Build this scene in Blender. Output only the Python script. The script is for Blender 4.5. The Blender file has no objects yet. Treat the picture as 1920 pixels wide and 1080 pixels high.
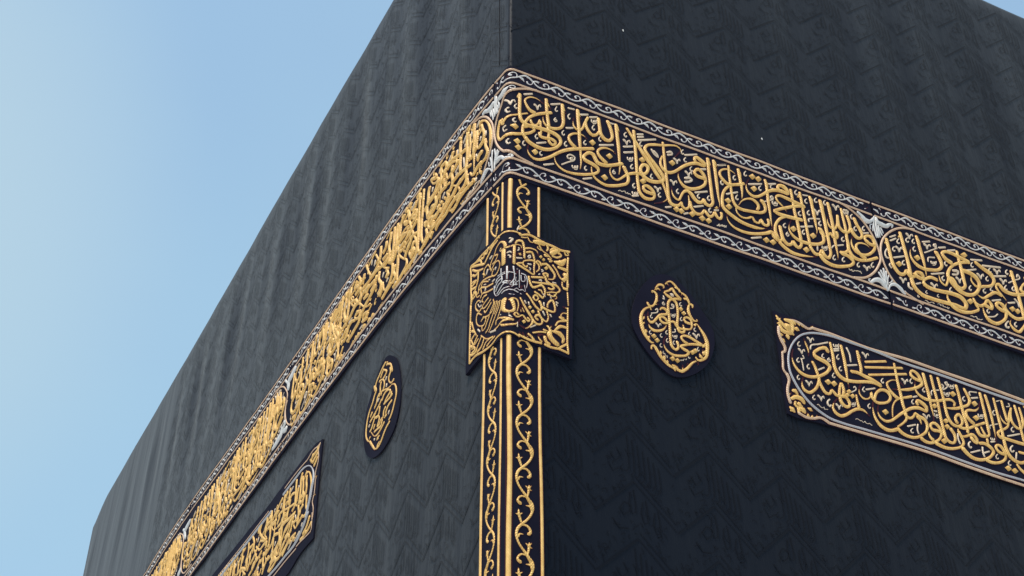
import bpy, math, random
from mathutils import Vector, Matrix
S = bpy.context.scene
C = S.collection
PI = math.pi
Z0 = 7.40                       # height of the belt's lower edge above the courtyard

# ------------------------------------------------------------------ camera
cam_d = bpy.data.cameras.new('camera')
cam = bpy.data.objects.new('camera', cam_d)
C.objects.link(cam)
yaw, pitch, roll = 1.264021, 0.619757, 0.116079
f = Vector((math.cos(pitch)*math.cos(yaw), math.cos(pitch)*math.sin(yaw), math.sin(pitch)))
r0 = Vector((math.sin(yaw), -math.cos(yaw), 0)); u0 = r0.cross(f)
rr = r0*math.cos(roll) + u0*math.sin(roll); uu = u0*math.cos(roll) - r0*math.sin(roll)
M = Matrix((rr, uu, -f)).transposed().to_4x4()
M.translation = Vector((-2.878278, -5.367321, -5.712333 + Z0))
cam.matrix_world = M
cam_d.sensor_width = 36
cam_d.lens = 2424.563027/1920*36
cam_d.shift_x = 0.196035
cam_d.shift_y = 0.046153
cam_d.clip_start = .1
cam_d.clip_end = 3000
S.camera = cam

# ------------------------------------------------------------------ light
SUN_AZ, SUN_EL = math.radians(212), math.radians(66)      # azimuth counted from +x towards +y
sd = Vector((math.cos(SUN_EL)*math.cos(SUN_AZ), math.cos(SUN_EL)*math.sin(SUN_AZ), math.sin(SUN_EL)))
w = bpy.data.worlds.new('World'); S.world = w; w.use_nodes = True
nt = w.node_tree; nt.nodes.clear()
out = nt.nodes.new('ShaderNodeOutputWorld'); bg = nt.nodes.new('ShaderNodeBackground')
sky = nt.nodes.new('ShaderNodeTexSky'); sky.sky_type = 'NISHITA'; sky.sun_disc = False
sky.sun_elevation = SUN_EL; sky.sun_rotation = PI/2 - SUN_AZ
sky.altitude = 0; sky.air_density = 1.0; sky.dust_density = 0.6; sky.ozone_density = 1.0
bg.inputs['Strength'].default_value = 0.115
veil = nt.nodes.new('ShaderNodeMix'); veil.data_type = 'RGBA'
tcw = nt.nodes.new('ShaderNodeTexCoord'); nzw = nt.nodes.new('ShaderNodeTexNoise'); nzw.inputs['Scale'].default_value = 1.3; nzw.inputs['Detail'].default_value = 4
rpw = nt.nodes.new('ShaderNodeMapRange'); rpw.inputs['From Min'].default_value = .3; rpw.inputs['From Max'].default_value = .75
rpw.inputs['To Min'].default_value = 0.45; rpw.inputs['To Max'].default_value = 1.0
nt.links.new(tcw.outputs['Generated'], nzw.inputs[0]); nt.links.new(nzw.outputs['Fac'], rpw.inputs[0]); nt.links.new(rpw.outputs[0], veil.inputs[0])
veil.inputs[7].default_value = [1.68, 2.63, 3.4, 1]                      # thin high haze over the blue
nt.links.new(sky.outputs[0], veil.inputs[6])
dotn = nt.nodes.new('ShaderNodeVectorMath'); dotn.operation = 'DOT_PRODUCT'; gd = Vector((-0.187, 0.787, 0.587))
dotn.inputs[1].default_value = gd; nt.links.new(tcw.outputs['Generated'], dotn.inputs[0])
glr = nt.nodes.new('ShaderNodeMapRange'); glr.interpolation_type = 'SMOOTHSTEP'; glr.inputs['From Min'].default_value = .935; glr.inputs['From Max'].default_value = .995; glr.inputs['To Max'].default_value = .9
glow = nt.nodes.new('ShaderNodeMix'); glow.data_type = 'RGBA'; glow.inputs[7].default_value = [2.06, 2.8, 3.32, 1]       # the haze is paler towards the left of the view
nt.links.new(dotn.outputs['Value'], glr.inputs[0]); nt.links.new(glr.outputs[0], glow.inputs[0]); nt.links.new(veil.outputs[2], glow.inputs[6])
nt.links.new(glow.outputs[2], bg.inputs[0]); nt.links.new(bg.outputs[0], out.inputs[0])
sl = bpy.data.lights.new('sun', 'SUN'); sl.energy = 2.0; sl.angle = math.radians(20); sl.color = (1, .94, .86)
so = bpy.data.objects.new('sun', sl); C.objects.link(so)
so.rotation_euler = sd.to_track_quat('Z', 'Y').to_euler()
S.view_settings.view_transform = 'Standard'; S.view_settings.look = 'None'
S.view_settings.exposure = 1.03; S.view_settings.gamma = 1

# ------------------------------------------------------------------ materials
def mat(name, col, rough=.6, metal=0., spec=.5):
    m = bpy.data.materials.new(name); m.use_nodes = True
    b = m.node_tree.nodes['Principled BSDF']
    b.inputs['Base Color'].default_value = (*col, 1); b.inputs['Roughness'].default_value = rough
    b.inputs['Metallic'].default_value = metal; b.inputs['Specular IOR Level'].default_value = spec
    return m, b
def nd(m, t, **kw):
    n = m.node_tree.nodes.new(t)
    for k, v in kw.items(): setattr(n, k, v)
    return n
def noise_col(m, b, c1, c2, scale, vec=None, detail=3, lo=.35, hi=.65):
    tc = nd(m, 'ShaderNodeTexCoord'); nz = nd(m, 'ShaderNodeTexNoise'); rp = nd(m, 'ShaderNodeValToRGB')
    nz.inputs['Scale'].default_value = scale; nz.inputs['Detail'].default_value = detail
    rp.color_ramp.elements[0].color = (*c1, 1); rp.color_ramp.elements[1].color = (*c2, 1)
    rp.color_ramp.elements[0].position = lo; rp.color_ramp.elements[1].position = hi
    L = m.node_tree.links
    if vec:
        mp = nd(m, 'ShaderNodeMapping'); mp.inputs['Scale'].default_value = vec
        L.new(tc.outputs['Object'], mp.inputs[0]); L.new(mp.outputs[0], nz.inputs[0])
    else: L.new(tc.outputs['Object'], nz.inputs[0])
    L.new(nz.outputs['Fac'], rp.inputs[0]); L.new(rp.outputs[0], b.inputs['Base Color'])
    return nz
def bump(m, b, height, strength, dist):
    bp = nd(m, 'ShaderNodeBump'); bp.inputs['Strength'].default_value = strength; bp.inputs['Distance'].default_value = dist
    m.node_tree.links.new(height, bp.inputs['Height']); m.node_tree.links.new(bp.outputs[0], b.inputs['Normal'])
def thread(name, c1, c2, rough, metal, period, strength):
    m, b = mat(name, c1, rough, metal)
    noise_col(m, b, c1, c2, 26, detail=6)
    uv = nd(m, 'ShaderNodeUVMap'); wv = nd(m, 'ShaderNodeTexWave'); wv.bands_direction = 'DIAGONAL'
    wv.inputs['Scale'].default_value = .314/period; wv.inputs['Distortion'].default_value = 1.5; wv.inputs['Detail'].default_value = 2
    m.node_tree.links.new(uv.outputs[0], wv.inputs[0])
    mx = nd(m, 'ShaderNodeMix'); mx.data_type = 'RGBA'; mx.blend_type = 'MULTIPLY'        # darker couching stitches between the threads
    rp2 = nd(m, 'ShaderNodeValToRGB'); rp2.color_ramp.elements[0].position = .12; rp2.color_ramp.elements[1].position = .5
    rp2.color_ramp.elements[0].color = (.80, .70, .61, 1); rp2.color_ramp.elements[1].color = (1, 1, 1, 1)
    src = b.inputs['Base Color'].links[0].from_socket
    m.node_tree.links.new(wv.outputs['Fac'], rp2.inputs[0]); m.node_tree.links.new(src, mx.inputs[6]); m.node_tree.links.new(rp2.outputs[0], mx.inputs[7])
    mx.inputs[0].default_value = 1; m.node_tree.links.new(mx.outputs[2], b.inputs['Base Color'])
    bump(m, b, wv.outputs['Fac'], strength, .004)
    return m
GOLD = thread('gold_thread', (.92, .57, .165), (.73, .415, .10), .52, .06, .0075, .45)
GOLDB = thread('gold_bar_thread', (.88, .55, .17), (.74, .43, .115), .52, .06, .004, .2)
GOLD2 = thread('gold_cord', (.68, .47, .30), (.60, .385, .23), .5, .05, .007, .3)
CREAM = thread('pale_gold_thread', (.78, .62, .43), (.70, .53, .36), .5, .05, .006, .3)
SILVER = thread('silver_thread', (.70, .68, .64), (.58, .565, .53), .55, .08, .006, .3)
SILVERC = thread('silver_cord', (.46, .455, .46), (.40, .40, .41), .45, .1, .007, .3)
PAD, _ = mat('dark_maroon', (.055, .013, .018), .9, 0, .1)  # plain dark maroon for the stroke outlines and the corner stripe
VELVET, b = mat('backing_cloth', (.0078, .0075, .0165), .9, 0, .08)
noise_col(VELVET, b, (.0070, .0068, .0150), (.0105, .0098, .0205), 3.0, detail=6)
CLOTH, b = mat('black_silk', (.007, .0085, .011), 0.4, 0, 0.05)
nz = noise_col(CLOTH, b, (.0024, .0046, .0098), (.0042, .0068, .0128), .7, (1, 1, .35), 6)
b.inputs['Sheen Weight'].default_value = 0.105; b.inputs['Sheen Roughness'].default_value = .45
b.inputs['Sheen Tint'].default_value = (.96, .945, .885, 1)
tc = nd(CLOTH, 'ShaderNodeTexCoord'); n2 = nd(CLOTH, 'ShaderNodeTexNoise'); mp = nd(CLOTH, 'ShaderNodeMapping')
mp.inputs['Scale'].default_value = (1, 1, .22); n2.inputs['Scale'].default_value = 5.5; n2.inputs['Detail'].default_value = 7
CLOTH.node_tree.links.new(tc.outputs['Object'], mp.inputs[0]); CLOTH.node_tree.links.new(mp.outputs[0], n2.inputs[0])
bump(CLOTH, b, n2.outputs['Fac'], .35, .03)
WEAVE, b = mat('black_silk_figure', (.0024, .0042, .0086), 0.4+.10, 0, 0.05*0.66)
b.inputs['Sheen Weight'].default_value = 0.105*0.66; b.inputs['Sheen Roughness'].default_value = .5
b.inputs['Sheen Tint'].default_value = (.96, .945, .885, 1)
SEAM, _ = mat('seam_thread', (.006, .007, .009), .9, 0, .1)  # near-black line along the cloth seam
MARBLE, b = mat('white_marble', (.55, .54, .52), .35)
noise_col(MARBLE, b, (.50, .49, .47), (.60, .59, .57), .6, detail=6)
ROOFM, b = mat('roof_stone', (.35, .34, .32), .8)
noise_col(ROOFM, b, (.30, .29, .28), (.40, .39, .37), 1.5)

# ------------------------------------------------------------------ the draped walls as one unrolled sheet: U along the wall (left of the corner < 0), z up, h out
RC = .03; Q4 = PI/4*RC
LL, LR, HT = 14.6, 12.2, 4.31
def surf(U, z, h=0.):
    if U > Q4: return Vector((U-Q4+RC, -h, z))
    if U < -Q4: return Vector((-h, -U-Q4+RC, z))
    th = U/RC + PI/4; R = RC + h
    return Vector((RC-R*math.cos(th), RC-R*math.sin(th), z))
def sst(a, b, x):
    t = min(1, max(0, (x-a)/(b-a))); return t*t*(3-2*t)
def fold(U, z):
    """soft vertical folds of the hanging cloth, deeper towards the roof"""
    a = .0030 + .024*sst(1.2, 3.2, z) + .004*sst(-1.3, -3.5, z)
    if U > 0: a *= .5
    else: a *= 1-.55*sst(8.5, 12, -U)
    a *= sst(.02, .35, abs(U)) * (1-.93*sst(3.0, 4.2, z))
    q = U + .035*z*(1 if U < 0 else -1) + .05*math.sin(z*.9+U)
    return a*(.55*math.sin(q*7.1+.6*math.sin(U*1.7)) + .25*math.sin(q*12.1+1.3) + .4*math.sin(q*3.7+.2*z+2) + .05*math.sin(q*21))
def top(U):
    t = HT + .012*math.sin(U*.9) + .005*math.sin(U*3.1+1)
    if U < 0: t -= .20*sst(-13.75, -14.65, U) if False else .20*sst(13.75, 14.65, -U)
    return t

# ------------------------------------------------------------------ mesh helpers
def link(name, V, F, mats, parent=None, UV=None, smooth=True, midx=None, loc=None):
    me = bpy.data.meshes.new(name)
    off = Vector(loc) if loc is not None else (parent_loc(parent) if parent else Vector((0, 0, 0)))
    me.from_pydata([(v[0]-off[0], v[1]-off[1], v[2]-off[2]) for v in V], [], F)
    for m in (mats if isinstance(mats, list) else [mats]): me.materials.append(m)
    if midx: me.polygons.foreach_set('material_index', midx)
    if smooth: me.polygons.foreach_set('use_smooth', [True]*len(me.polygons))
    if UV:
        ul = me.uv_layers.new(name='UVMap')
        ul.data.foreach_set('uv', [c for l in me.loops for c in UV[l.vertex_index]])
    me.update()
    o = bpy.data.objects.new(name, me); C.objects.link(o)
    if parent: o.parent = parent
    elif loc is not None: o.location = loc
    return o
def parent_loc(p):
    v = Vector((0, 0, 0))
    while p: v = v + p.location; p = p.parent
    return v
def thing(name, loc, label, cat, group=None):
    o = bpy.data.objects.new(name, None); C.objects.link(o); o.location = loc; o.empty_display_size = .3
    o['label'] = label; o['category'] = cat
    if group: o['group'] = group
    return o
class Sheet:
    """collects raised embroidery strokes lying on the walls"""
    def __init__(s): s.V = []; s.F = []; s.UV = []
    def P(s, U, z, h, uv=(0, 0)):
        v = surf(U, z, h); s.V.append((v.x, v.y, v.z+Z0)); s.UV.append(uv); return len(s.V)-1
    def stroke(s, pts, h0, prof=.85, grow=1., hmax=.024, flat=False):
        pts = [(a/1000, b/1000, c/10000*grow) for a, b, c in pts]
        q = [p for i, p in enumerate(pts) if i == 0 or math.hypot(p[0]-pts[i-1][0], p[1]-pts[i-1][1]) > 1e-4]
        if len(q) < 2: return
        R = []
        n = len(q)
        for i in range(n-1):
            p0, p1, p2, p3 = q[max(i-1, 0)], q[i], q[i+1], q[min(i+2, n-1)]
            d = math.hypot(p2[0]-p1[0], p2[1]-p1[1]); k = 1 if n == 2 else max(2, min(7, int(d/.018)+1))
            if n == 2: k = max(1, int(d/.4))
            # tangents limited by the shorter neighbouring span, so that sharp turns do not overshoot
            def tan(a, m_, c):
                la = math.hypot(m_[0]-a[0], m_[1]-a[1]) or 1e-6; lc = math.hypot(c[0]-m_[0], c[1]-m_[1]) or 1e-6
                if a is m_ : return ((c[0]-m_[0])/lc, (c[1]-m_[1])/lc)
                if c is m_ : return ((m_[0]-a[0])/la, (m_[1]-a[1])/la)
                tx = (m_[0]-a[0])/la*lc + (c[0]-m_[0])/lc*la; ty = (m_[1]-a[1])/la*lc + (c[1]-m_[1])/lc*la
                return (tx/(la+lc), ty/(la+lc))
            t1 = tan(p0, p1, p2); t2 = tan(p1, p2, p3)
            for j in range(k):
                t = j/k; a = 2*t**3-3*t*t+1; b_ = t**3-2*t*t+t; c_ = -2*t**3+3*t*t; e = t**3-t*t
                R.append((a*p1[0]+b_*d*t1[0]+c_*p2[0]+e*d*t2[0], a*p1[1]+b_*d*t1[1]+c_*p2[1]+e*d*t2[1], p1[2]+(p2[2]-p1[2])*t))
        R.append(q[-1])
        # rounded ends
        def ext(a, b_):
            l = math.hypot(a[0]-b_[0], a[1]-b_[1]) or 1e-6; k = a[2]*.7
            return (a[0]+(a[0]-b_[0])/l*k, a[1]+(a[1]-b_[1])/l*k, a[2]*.2)
        R = [ext(R[0], R[1])] + R + [ext(R[-1], R[-2])]
        L = 0; prev = None; N = len(R)
        sec = ((-1, 0), (-.80, .60), (-.32, .95), (.32, .95), (.80, .60), (1, 0)) if not flat else ((-1, 0), (1, 0))
        for i in range(N):
            a, b_ = R[max(i-1, 0)], R[min(i+1, N-1)]
            tx, tz = b_[0]-a[0], b_[1]-a[1]; l = math.hypot(tx, tz) or 1e-6; nx, nz_ = -tz/l, tx/l
            if i: L += math.hypot(R[i][0]-R[i-1][0], R[i][1]-R[i-1][1])
            hw = R[i][2]; H = min(hw*prof, hmax)
            ring = [s.P(R[i][0]+nx*hw*c_, R[i][1]+nz_*hw*c_, h0+H*e, (L, hw*c_)) for c_, e in sec]
            if prev: s.F += [(prev[k], prev[k+1], ring[k+1], ring[k]) for k in range(len(sec)-1)]
            prev = ring
    def dot(s, cs, h0, H=.012):
        cs = [(a/1000, b/1000) for a, b in cs]
        if sum(cs[i][0]*cs[(i+1) % 4][1]-cs[(i+1) % 4][0]*cs[i][1] for i in range(4)) < 0: cs = cs[::-1]
        cx = sum(c[0] for c in cs)/4; cz = sum(c[1] for c in cs)/4
        A = [s.P(*c, h0, (c[0], c[1])) for c in cs]
        B_ = [s.P(cx+(c[0]-cx)*.82, cz+(c[1]-cz)*.82, h0+H*.8, (c[0]*1.1, c[1])) for c in cs]
        t = s.P(cx, cz, h0+H, (cx, cz))
        for i in range(4):
            j = (i+1) % 4
            s.F += [(A[i], A[j], B_[j], B_[i]), (B_[i], B_[j], t)]
    def build(s, name, m, parent):
        if not s.F: return None
        return link(name, s.V, s.F, m, parent, s.UV)
def ln_g(g, G): return [k for k in G if G[k] is g][0]
def parse(txt):
    G = {}; g = None
    for ln in txt.strip().split('\n'):
        if ln[0] == '@': g = G.setdefault(ln[1:].strip(), []); continue
        k = ln[0]; pts = [tuple(map(int, a.split(','))) for a in ln[1:].split()]
        if k != 'd':                                       # thread widths on the wall seen at a slant are those of the other wall
            lim = {'K': 84, 'O2': 120, 'P1': 300, 'P2': 300, 'P5': 420, 'P6': 420}.get(ln_g(g, G), 170) if k in 'gS' else 75 if k == 'p' else 85
            pts = [(a, b, min(c, lim) if a < -25 else c) for a, b, c in pts]
        if ln_g(g, G) == 'K' and k != 'd': pts = [(a, b, round(c*(.64 if k == 'S' else .92 if math.hypot(a, b+890) < 400 else 1.2))) for a, b, c in pts]
        if ln_g(g, G) == 'Q' and k == 'g' and pts[0][0] < 2150 and all(p[0] < 2120 and abs(p[1]+810) > 170 for p in pts): pts = [(a, b, round(c*1.3)) for a, b, c in pts]
        g.append((k, pts))
    return G
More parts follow.
